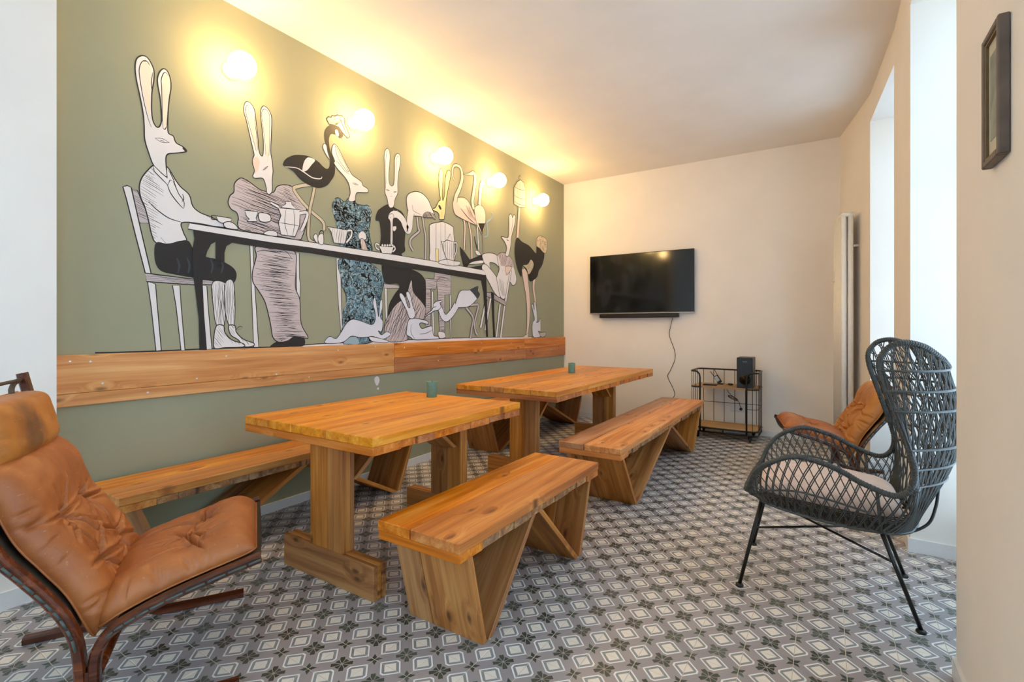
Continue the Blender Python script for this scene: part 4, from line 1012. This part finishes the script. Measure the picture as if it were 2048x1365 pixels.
tag(hc, 'looped black cable and plug hanging behind the trolley into the wall socket', 'cable', 'black cables on the trolley')
lathe('plug', [(0.008, 0), (0.017, -0.004), (0.018, -0.02), (0.016, -0.028), (0.006, -0.032)], M['black'], hc, 16, (2.3215, 6.318, 0.2905)).rotation_euler = (-PI / 2, 0, 0)

# ------------------------------------------------------------------ radiator on the slanted pier
d = (Vector((3.29, 6.33, 0)) - Vector((3.488, 5.32, 0))).normalized(); nrm = Vector((-d.y, d.x, 0))
rad = empty('radiator', (3.43, 5.62, 0)); tag(rad, 'tall cream tubular radiator on the pier by the back corner', 'radiator'); oo = rad.location
base = Vector((3.488, 5.32, 0)) + d * 0.305
for row, off in enumerate((0.075, 0.130)):
    for k in range(6):
        p = base + d * (0.056 * k) + nrm * off
        tube('column', [p + Vector((0, 0, 0.28)), p + Vector((0, 0, 2.30))], 0.024, M['radiator'], rad, 12, org=oo)
for z in (0.275, 2.31):
    for off in (0.075, 0.130):
        p = base + nrm * off + Vector((0, 0, z)); tube('header', [p - d * 0.02, p + d * 0.30], 0.02, M['radiator'], rad, 12, org=oo)
    for k in (0, 5):
        p = base + d * (0.056 * k) + Vector((0, 0, z)); tube('header_bridge', [p + nrm * 0.05, p + nrm * 0.14], 0.024, M['radiator'], rad, 12, org=oo)
for z in (0.5, 2.02):
    for k in (0.5, 4.5):
        p = base + d * (0.056 * k) + Vector((0, 0, z)); tube('bracket', [p + nrm * 0.001, p + nrm * 0.06], 0.012, M['porcelain'], rad, 8, org=oo)
for k in (0.5, 4.5):
    p = base + d * (0.056 * k) + nrm * 0.075; tube('pipe', [p + Vector((0, 0, 0.005)), p + Vector((0, 0, 0.27))], 0.008, M['radiator'], rad, 8, org=oo)
p = base + d * 0.25 + nrm * 0.155 + Vector((0, 0, 1.70))
m = box('heat_meter', (-0.012, -0.018, 0), (0.012, 0.018, 0.10), M['porcelain'], rad, 0.004); m.location = p - oo + Vector((0, 0, 0.05)); m.rotation_euler = (0, 0, math.atan2(nrm.y, nrm.x))

# ------------------------------------------------------------------ framed picture on the near right wall
pf = empty('picture_frame', (3.556, 1.792, 1.69)); tag(pf, 'small picture in a deep grey-brown frame on the near right wall', 'picture'); oo = pf.location
fy0, fy1, fz0, fz1 = 1.712, 1.872, 1.690, 2.045
xw = 3.5555
def fbar(lo, hi): box('frame_bar', lo, hi, M['framewood'], pf, 0.003, oo)
fw = 0.018; dp = 0.024
fbar((xw - dp, fy0, fz0), (xw, fy0 + fw, fz1)); fbar((xw - dp, fy1 - fw, fz0), (xw, fy1, fz1))
fbar((xw - dp, fy0 + fw, fz1 - fw), (xw, fy1 - fw, fz1)); fbar((xw - dp, fy0 + fw, fz0), (xw, fy1 - fw, fz0 + fw))
g = 0.006
for lo, hi in (((xw - dp + 0.004, fy0 + fw, fz0 + fw), (xw - 0.004, fy0 + fw + g, fz1 - fw)), ((xw - dp + 0.004, fy1 - fw - g, fz0 + fw), (xw - 0.004, fy1 - fw, fz1 - fw)),
               ((xw - dp + 0.004, fy0 + fw + g, fz1 - fw - g), (xw - 0.004, fy1 - fw - g, fz1 - fw)), ((xw - dp + 0.004, fy0 + fw + g, fz0 + fw), (xw - 0.004, fy1 - fw - g, fz0 + fw + g))):
    box('frame_slip', lo, hi, M['gilt'], pf, 0.001, oo)
box('mat_board', (xw - 0.012, fy0 + fw, fz0 + fw), (xw - 0.006, fy1 - fw, fz1 - fw), M['matboard'], pf, 0, oo)
box('print', (xw - 0.0135, fy0 + 0.042, fz0 + 0.065), (xw - 0.0122, fy1 - 0.042, fz1 - 0.06), M['printed'], pf, 0, oo)
box('glazing', (xw - 0.018, fy0 + fw + g, fz0 + fw + g), (xw - 0.016, fy1 - fw - g, fz1 - fw - g), M['glass'], pf, 0, oo)

# ------------------------------------------------------------------ leather armchairs (built facing +X, width along Y)
def sweep_rect(name, path, th, wd, mat, parent, y):
    """bent laminated rail: path of (s, z), th in the plane of the path, wd across it"""
    P = [Vector((a, 0, b)) for a, b in path]; n = len(P); V, Fc = [], []
    for i, p in enumerate(P):
        t = (P[min(i + 1, n - 1)] - P[max(i - 1, 0)]).normalized(); nn = Vector((-t.z, 0, t.x))
        e = 0.18
        for a, b in ((-0.5, -0.5 + e), (-0.5 + e, -0.5), (0.5 - e, -0.5), (0.5, -0.5 + e), (0.5, 0.5 - e), (0.5 - e, 0.5), (-0.5 + e, 0.5), (-0.5, 0.5 - e)):
            q = p + nn * (a * th); V.append((q.x, y + b * wd, q.z))
    for i in range(n - 1):
        for j in range(8): Fc.append((8 * i + j, 8 * i + (j + 1) % 8, 8 * i + 8 + (j + 1) % 8, 8 * i + 8 + j))
    Fc.append(tuple(range(7, -1, -1))); Fc.append(tuple(8 * (n - 1) + j for j in range(8)))
    o = mesh(name, V, Fc, mat, parent); bm = bmesh.new(); bm.from_mesh(o.data); bmesh.ops.recalc_face_normals(bm, faces=bm.faces); bm.to_mesh(o.data); bm.free()
    return o
def curve2(pts, n=10): return [(p.x, p.y) for p in cat_rom([Vector((a, b)) for a, b in pts], n)]
def pillow(name, base, hw, th, mat, parent, tufts, nu=90, nv=110, under=0.018, seed=0, crease=1.0, taper=(1, 1), spread=0.0):
    """stuffed leather cushion laid along a profile curve; tufts are (across, along) in -1..1 / 0..1"""
    B = [Vector((a, b)) for a, b in curve2(base, 16)]
    cum = [0]
    for a, b in zip(B, B[1:]): cum.append(cum[-1] + (b - a).length)
    L = cum[-1]
    def at(f):
        d = min(max(f, 0), 1) * L
        for i in range(len(cum) - 1):
            if cum[i + 1] >= d - 1e-9:
                k = (d - cum[i]) / max(1e-9, cum[i + 1] - cum[i]); p = B[i].lerp(B[i + 1], k)
                t = (B[min(i + 2, len(B) - 1)] - B[max(i - 1, 0)]).normalized(); return p, Vector((-t.y, t.x))
        return B[-1], Vector((-(B[-1] - B[-2]).y, (B[-1] - B[-2]).x)).normalized()
    rnd = random.Random(seed)
    rays = []
    for (tu, tv) in tufts:
        a0 = rnd.random() * 6
        for k in range(rnd.randint(5, 7)):
            rays.append((tu * hw, tv * L, a0 + k * 1.0 + rnd.uniform(-0.3, 0.3), rnd.uniform(0.07, 0.19), rnd.uniform(0.6, 1.3)))
    edge_r = [(sd, rnd.random() * L, rnd.uniform(0.03, 0.08), rnd.uniform(-0.6, 0.6), rnd.uniform(0.4, 1.0)) for sd in (-1, 1) for k in range(16)]
    top, bot = [], []
    for j in range(nv + 1):
        fv = j / nv; v = 2 * fv - 1; p, nn = at(fv)
        wv = (1 - abs(v) ** 5) ** 0.5 if abs(v) < 1 else 0
        ww = hw * (taper[0] + (taper[1] - taper[0]) * fv)
        cr = 0.90 + 0.10 * (1 - abs(v) ** 6) ** 0.5 if abs(v) < 1 else 0.90
        for i in range(nu + 1):
            u = 2 * i / nu - 1
            wu = max(0.0, 1 - abs(u) ** 4.5) ** 0.5
            x = u * ww * cr; y = fv * L
            h = th * wu * wv
            f = min(1, wu * wv * 1.6)
            for (tu, tv) in tufts:
                dx, dy = x - tu * hw, y - tv * L; q = dx * dx + dy * dy
                h -= f * (0.46 * th * math.exp(-q / 0.0009) + 0.34 * th * math.exp(-q / 0.010))
            for (rx, ry, ra, rl, st) in rays:
                dx, dy = x - rx, y - ry; al = dx * math.cos(ra) + dy * math.sin(ra)
                if 0 < al < rl:
                    pe = -dx * math.sin(ra) + dy * math.cos(ra) + 0.12 * al * al / rl
                    h -= f * crease * 0.019 * st * (1 - al / rl) ** 0.7 * (math.exp(-(pe / 0.0055) ** 2) - 0.4 * math.exp(-((abs(pe) - 0.013) / 0.008) ** 2))
            for (sd, ey, el, sl, st) in edge_r:
                al = hw - sd * x
                if al < el:
                    pe = y - ey - sl * al; h -= f * crease * 0.016 * st * (1 - al / el) * math.exp(-(pe / 0.0065) ** 2)
            h += f * 0.007 * noise.noise(Vector((x * 9 + seed, y * 9, 0.3))) + f * 0.0035 * noise.noise(Vector((x * 28, y * 22 + seed, 1.7)))
            q = p + nn * h; top.append((q.x, x, q.y))
            q = p - nn * (under * wu * wv); bot.append((q.x, x, q.y))
    n1 = nu + 1; off = len(top); Fc = []
    for j in range(nv):
        for i in range(nu):
            a = j * n1 + i
            Fc.append((a, a + 1, a + n1 + 1, a + n1)); Fc.append((off + a, off + a + n1, off + a + n1 + 1, off + a + 1))
    bd = [i for i in range(n1)] + [j * n1 + nu for j in range(1, nv + 1)] + [nv * n1 + i for i in range(nu - 1, -1, -1)] + [j * n1 for j in range(nv - 1, 0, -1)]
    for k in range(len(bd)):
        a, b = bd[k], bd[(k + 1) % len(bd)]
        Fc.append((b, a, off + a, off + b))
    o = mesh(name, top + bot, Fc, mat, parent, smooth=True)
    bm = bmesh.new(); bm.from_mesh(o.data); bmesh.ops.remove_doubles(bm, verts=bm.verts, dist=0.0002); bmesh.ops.recalc_face_normals(bm, faces=bm.faces); bm.to_mesh(o.data); bm.free()
    # piped seam round the rim
    return o, [Vector((top[k][0], top[k][1], top[k][2])) for k in bd]
BACK_RAIL = [(-0.385, 1.07), (-0.345, 0.90), (-0.29, 0.72), (-0.232, 0.583), (-0.178, 0.507), (-0.122, 0.428), (-0.082, 0.359), (-0.054, 0.274), (-0.045, 0.154), (-0.055, 0.075), (-0.095, 0.028), (-0.17, 0.0175), (-0.38, 0.0165)]
SEAT_RAIL = [(0.447, 0.437), (0.32, 0.405), (0.183, 0.366), (0.092, 0.33), (0.03, 0.296), (-0.002, 0.255), (-0.012, 0.20), (-0.010, 0.10), (0.004, 0.058), (0.045, 0.026), (0.12, 0.0175), (0.38, 0.0165)]
def leather_chair(label, loc, ang, head, m_back, m_seat):
    r = empty('leather_armchair', loc, ang); tag(r, label, 'armchair', 'tan leather armchairs with bentwood frames')
    br = curve2(BACK_RAIL if head else [(-0.30, 0.76)] + BACK_RAIL[3:], 7); sr = curve2(SEAT_RAIL, 7)
    HW = 0.325
    for s in (-1, 1):
        sweep_rect('back_rail', br, 0.030, 0.042, M['rosewood'], r, s * HW); sweep_rect('seat_rail', sr, 0.030, 0.042, M['rosewood'], r, s * HW)
        box('rail_block', (-0.0335, s * HW - 0.017, 0.06), (-0.0235, s * HW + 0.017, 0.19), M['rosewood'], r, 0.001)
        # cord lacing laid in the outer groove of both rails
        V, Fc = [], []
        for path, i0, i1 in ((br, 8 if head else 3, 48 if head else 30), (sr, 0, 30)):
            idx = range(i0, min(i1, len(path) - 3), 3)
            for k in idx:
                a, b = Vector(path[k]), Vector(path[k + 2]).lerp(Vector(path[k + 3]), 0.6)
                tube_data(V, Fc, [(a.x, s * (HW + 0.0225), a.y), (b.x, s * (HW + 0.0225), b.y)], 0.0042, 6)
        tag(mesh('lacing_cord', V, Fc, M['cord'], r, smooth=True), kind='stuff')
    for (x, z) in ((-0.0285, 0.12),): tube('stretcher', [(x, -HW - 0.002, z), (x, HW + 0.002, z)], 0.016, M['rosewood'], r, 12)
    tube('stretcher', [(0.30, -HW, 0.388), (0.30, HW, 0.388)], 0.012, M['rosewood'], r, 12)
    # canvas sling
    def sling(path, off):
        V, Fc = [], []; P = [Vector(p) for p in path]
        for i, p in enumerate(P):
            t = (P[min(i + 1, len(P) - 1)] - P[max(i - 1, 0)]).normalized(); nn = Vector((-t.y, t.x))
            for side in (0, 0.003):
                for k in range(9):
                    y = -HW + 0.02 + (2 * HW - 0.04) * k / 8; sag = 0.03 * (1 - (2 * k / 8 - 1) ** 2)
                    q = p + nn * (off * sag + side); V.append((q.x, y, q.y))
        for i in range(len(P) - 1):
            for k in range(8):
                a = i * 18 + k; Fc.append((a, a + 1, a + 19, a + 18)); Fc.append((a + 9, a + 27, a + 28, a + 10))
            for k in (0, 8): a = i * 18 + k; Fc.append((a, a + 18, a + 27, a + 9))
        Fc.append(tuple(list(range(0, 9)) + list(range(17, 8, -1)))); n0 = (len(P) - 1) * 18; Fc.append(tuple(list(range(n0, n0 + 9)) + list(range(n0 + 17, n0 + 8, -1))))
        mesh('canvas_sling', V, Fc, M['canvas'], r, smooth=True)
    sling([p for p in br if 0.30 < p[1] < 0.92], -0.6); sling([p for p in sr if p[1] > 0.275], 0.6)
    bp = [(-0.028, 0.258), (-0.085, 0.405), (-0.15, 0.507), (-0.21, 0.60), (-0.262, 0.73), (-0.30, 0.835)]
    if not head: bp = [(-0.028, 0.258), (-0.085, 0.405), (-0.15, 0.507), (-0.21, 0.60), (-0.27, 0.74), (-0.295, 0.80)]
    # the normal of an upward running back profile points rearwards, so run it downwards
    ob, rim = pillow('back_cushion', bp[::-1], 0.285, 0.105, M[m_back], r, [(-0.38, 0.42), (0.38, 0.42), (-0.36, 0.72), (0.36, 0.72)], seed=3, crease=1.6)
    tube('piping', rim[::2], 0.0035, M[m_back], ob, 6, True)
    sp_ = [(-0.018, 0.285), (0.03, 0.318), (0.10, 0.35), (0.20, 0.385), (0.33, 0.421), (0.432, 0.446)]
    oc, rim = pillow('seat_cushion', sp_, 0.285, 0.098, M[m_seat], r, [(0.0, 0.52), (0.42, 0.60), (-0.42, 0.60)], seed=11, crease=1.6)
    tube('piping', rim[::2], 0.0035, M[m_seat], oc, 6, True)
    if head:
        hp = [(-0.318, 0.792), (-0.345, 0.90), (-0.372, 1.005)]
        oh, rim = pillow('head_cushion', hp[::-1], 0.27, 0.115, M['leatherhead'], r, [], 80, 50, 0.03, 23, 0.5)
        tube('piping', rim[::2], 0.003, M['leatherhead'], oh, 6, True)
        for s in (-1, 1): tube('strap', cat_rom([(-0.385, s * 0.30, 1.045), (-0.387, s * 0.26, 1.035), (-0.378, s * 0.21, 1.018), (-0.36, s * 0.16, 1.004)], 6), 0.009, M['canvas'], oh, 8)
        tube('head_bar', [(-0.383, -HW, 1.045), (-0.383, HW, 1.045)], 0.0065, M['canvas'], r, 10)
    return r
leather_chair('tan leather armchair with head cushion and dark bentwood frame at left front', (0.975, 0.763, 0), math.radians(60), True, 'leather', 'leather')
leather_chair('camel leather low armchair behind the rattan chair in front of the windows', (3.26, 4.86, 0), math.radians(190), False, 'leather2', 'leather')

# ------------------------------------------------------------------ rattan wing chair
YC = 2.862
RIM = [(2.83, 0, .455), (2.832, .15, .457), (2.85, .28, .48), (2.89, .335, .575), (2.953, .36, .638), (3.05, .37, .682), (3.15, .37, .667), (3.222, .37, .641), (3.292, .37, .604), (3.393, .365, .571), (3.445, .36, .60),
       (3.462, .357, .673), (3.44, .35, .77), (3.40, .34, .90), (3.35, .33, 1.08), (3.375, .325, 1.16), (3.433, .31, 1.187), (3.50, .27, 1.17), (3.56, .20, 1.125), (3.60, .10, 1.085), (3.61, 0, 1.07)]
PAN = [(2.86, 0, .43), (2.865, .14, .43), (2.90, .235, .425), (2.96, .265, .415), (3.02, .28, .408), (3.10, .29, .40), (3.17, .295, .395), (3.24, .295, .39), (3.31, .29, .388), (3.37, .28, .387), (3.40, .27, .387),
       (3.42, .26, .388), (3.435, .25, .388), (3.45, .235, .39), (3.465, .215, .39), (3.475, .19, .392), (3.485, .16, .394), (3.495, .12, .396), (3.50, .08, .398), (3.503, .04, .4), (3.505, 0, .4)]
wc = empty('rattan_chair', (3.16, YC, 0)); tag(wc, 'dark grey rattan wing chair on thin black steel legs by the window', 'chair'); oo = wc.location
def full(half):
    a = [Vector((x, -w, z)) for x, w, z in half]; b = [Vector((x, w, z)) for x, w, z in half[-2:0:-1]]
    return [Vector((p.x - oo.x, p.y, p.z)) for p in a + b]
RF, PF = cat_rom(full(RIM), 10, True), cat_rom(full(PAN), 10, True)
# resample both rails together at equal steps of their mean length
N0 = len(RF); cum = [0]
for i in range(N0):
    cum.append(cum[-1] + 0.62 * (RF[(i + 1) % N0] - RF[i]).length + 0.38 * (PF[(i + 1) % N0] - PF[i]).length)
LT = cum[-1]
def lookup(A, s):
    s = (s % 1.0) * LT; lo, hi = 0, N0
    while hi - lo > 1:
        m_ = (lo + hi) // 2
        if cum[m_] <= s: lo = m_
        else: hi = m_
    k = (s - cum[lo]) / max(1e-9, cum[lo + 1] - cum[lo])
    return A[lo % N0].lerp(A[(lo + 1) % N0], k)
def shell(s, v, push=0.0):
    """v = 0 on the seat pan edge, 1 on the rim; the sides belly outwards"""
    a, b = lookup(PF, s), lookup(RF, s); p = a.lerp(b, v)
    h = b.z - a.z; c = Vector((3.22 - oo.x, 0, p.z)); d = (p - c); d.z = 0
    if d.length > 1e-6: d.normalize()
    return p + d * (math.sin(PI * v) * (0.012 + 0.075 * min(1, max(0, h - 0.1) / 0.5)) + push)
# rim with its wrapped cane
tube('rim', RF, 0.0115, M['wicker'], wc, 10, True)
V, Fc = [], []
NW = 330
for k in range(NW):
    i = k * N0 / NW; p = RF[int(i) % N0].lerp(RF[(int(i) + 1) % N0], i % 1); t = (RF[(int(i) + 1) % N0] - RF[int(i) % N0]).normalized()
    u_ = t.orthogonal().normalized(); w_ = t.cross(u_)
    tube_data(V, Fc, [p + (u_ * math.cos(a) + w_ * math.sin(a)) * 0.0118 for a in [2 * PI * j / 8 for j in range(8)]], 0.0022, 3, True)
tag(mesh('rim_wrapping', V, Fc, M['wicker'], wc, smooth=True), kind='stuff')
tube('seat_hoop', PF, 0.008, M['wicker'], wc, 8, True)
# woven sides: two crossing families of canes, doubled
V, Fc = [], []
NS = 96
for fam in (-1, 1):
    for k in range(NS):
        s0 = (k + (0.5 if fam > 0 else 0)) / NS
        a, b = lookup(PF, s0), lookup(RF, s0); h = (b - a).length
        sl = 0.16 * h / LT
        for dd in ((-0.0016, 0.0016) if fam > 0 else (0.0,)):
            pts = []
            nseg = 5 + int(h * 16)
            for j in range(nseg + 1):
                v = j / nseg; pts.append(shell(s0 + dd * 0.6 + fam * sl * 2.6 * (v - 0.5), v, fam * 0.0018))
            tube_data(V, Fc, pts, 0.0024, 5, cap=False)
# upright stakes in the back
for k in range(46):
    s0 = 0.285 + 0.43 * k / 45
    for dd in (-0.0009, 0.0009): tube_data(V, Fc, [shell(s0 + dd, j / 14, 0.0005) for j in range(15)], 0.0022, 5, cap=False)
# seat pan weave
xs0, xs1 = 2.87 - oo.x, 3.50 - oo.x
def pan_half(x):
    for i in range(len(PAN) - 1):
        if PAN[i][0] - oo.x <= x <= PAN[i + 1][0] - oo.x:
            k = (x - PAN[i][0] + oo.x) / max(1e-6, PAN[i + 1][0] - PAN[i][0]); return PAN[i][1] + (PAN[i + 1][1] - PAN[i][1]) * k, PAN[i][2] + (PAN[i + 1][2] - PAN[i][2]) * k
    return 0, 0.4
for k in range(44):
    x = xs0 + (xs1 - xs0) * (k + 0.5) / 44; w_, z_ = pan_half(x)
    tube_data(V, Fc, [(x, -w_, z_), (x + 0.01, 0, z_ - 0.022), (x, w_, z_)], 0.0035, 5, cap=False)
for k in range(-9, 10):
    y = k * 0.03; pts = []
    for j in range(24):
        x = xs0 + (xs1 - xs0) * j / 23; w_, z_ = pan_half(x)
        if abs(y) < w_: pts.append((x, y, z_ - 0.022 * (1 - (y / w_) ** 2) - 0.004))
    if len(pts) > 3: tube_data(V, Fc, pts, 0.004, 5, cap=False)
tag(mesh('cane_weave', V, Fc, M['wicker'], wc, smooth=True), kind='stuff')
# level bands round the back and one along each arm
for z in (1.072, 0.99, 0.91, 0.757, 0.675, 0.60):
    pts = []
    for k in range(121):
        s = 0.26 + 0.48 * k / 120; a, b = lookup(PF, s), lookup(RF, s)
        if b.z < z: continue
        v = (z - a.z) / (b.z - a.z); pts.append(shell(s, v, 0.004))
    if len(pts) > 6: tube('back_band', pts, 0.0055, M['wicker'], wc, 7)
for s0, s1 in ((0.045, 0.235), (0.765, 0.955)):
    tube('arm_band', [shell(s0 + (s1 - s0) * k / 30, 0.45, 0.003) for k in range(31)], 0.0045, M['wicker'], wc, 7)
# steel frame
yf = 0.267
legs = {}
for s in (-1, 1):
    a = Vector((2.905 - oo.x, s * 0.235, 0.425)); b = Vector((2.812 - oo.x, s * yf, 0.012)); legs['f', s] = (a, b)
    tube('leg', [a, b], 0.0085, M['blackmetal'], wc, 10)
    lathe('foot', [(0.017, 0.0005), (0.019, 0.004), (0.017, 0.011), (0.009, 0.015)], M['black'], wc, 16, (b.x, b.y, 0))
    a = Vector((3.36 - oo.x, s * 0.272, 0.39)); b = Vector((3.492 - oo.x, s * yf, 0.012)); legs['r', s] = (a, b)
    tube('leg', [a, b], 0.0085, M['blackmetal'], wc, 10)
    lathe('foot', [(0.017, 0.0005), (0.019, 0.004), (0.017, 0.011), (0.009, 0.015)], M['black'], wc, 16, (b.x, b.y, 0))
    tube('arm_stay', [(3.36 - oo.x, s * 0.284, 0.385), (3.348 - oo.x, s * 0.352, 0.49), (3.34 - oo.x, s * 0.366, 0.58)], 0.0065, M['wicker'], wc, 8)
    tube('back_stay', cat_rom([(3.38 - oo.x, s * 0.20, 0.366), (3.46 - oo.x, s * 0.17, 0.370), (3.53 - oo.x, s * 0.14, 0.41), (3.558 - oo.x, s * 0.12, 0.48), (3.568 - oo.x, s * 0.11, 0.55), (3.57 - oo.x, s * 0.10, 0.60)], 6), 0.006, M['blackmetal'], wc, 8)
for s in (-1, 1):
    a0, b0 = legs['f', s]; a1, b1 = legs['r', -s]
    tube('cross_brace', [a0.lerp(b0, 0.33), a1.lerp(b1, 0.40 if s < 0 else 0.33)], 0.0055, M['blackmetal'], wc, 8)
# loose seat cushion
def pad():
    V, Fc = [], []; nu, nv = 40, 44
    for side in (1, -1):
        for j in range(nv + 1):
            for i in range(nu + 1):
                u, v = 2 * i / nu - 1, 2 * j / nv - 1
                r4 = (1 - abs(u) ** 6) ** 0.5 * (1 - abs(v) ** 6) ** 0.5 if abs(u) < 1 and abs(v) < 1 else 0
                x = 3.165 + v * 0.285 * (1 - 0.06 * u * u); w_ = 0.262 * (1 - 0.08 * max(0, v) ** 2 - 0.05 * v * v)
                z = 0.470 + 0.03 * (-(v)) * 0.55
                h = 0.055 * r4 ** 0.8 + 0.005 * r4 * noise.noise(Vector((x * 12, u * 3, side)))
                if side > 0: h += 0.012 * r4 * (1 - u * u) * (1 - v * v)
                V.append((x - oo.x, u * w_, z + side * (h if side > 0 else 0.035 * r4)))
    n1 = nu + 1; off = n1 * (nv + 1)
    for j in range(nv):
        for i in range(nu):
            a = j * n1 + i; Fc.append((a, a + 1, a + n1 + 1, a + n1)); Fc.append((off + a, off + a + n1, off + a + n1 + 1, off + a + 1))
    o = mesh('seat_pad', [(v[0], v[1], v[2] - 0.44) for v in V], Fc, M['cushion'], None, (oo.x, oo.y, 0.44), True)
    bm = bmesh.new(); bm.from_mesh(o.data); bmesh.ops.remove_doubles(bm, verts=bm.verts, dist=0.0003); bmesh.ops.recalc_face_normals(bm, faces=bm.faces); bm.to_mesh(o.data); bm.free()
    tag(o, 'pale pink fabric seat cushion lying in the rattan chair', 'cushion')
pad()
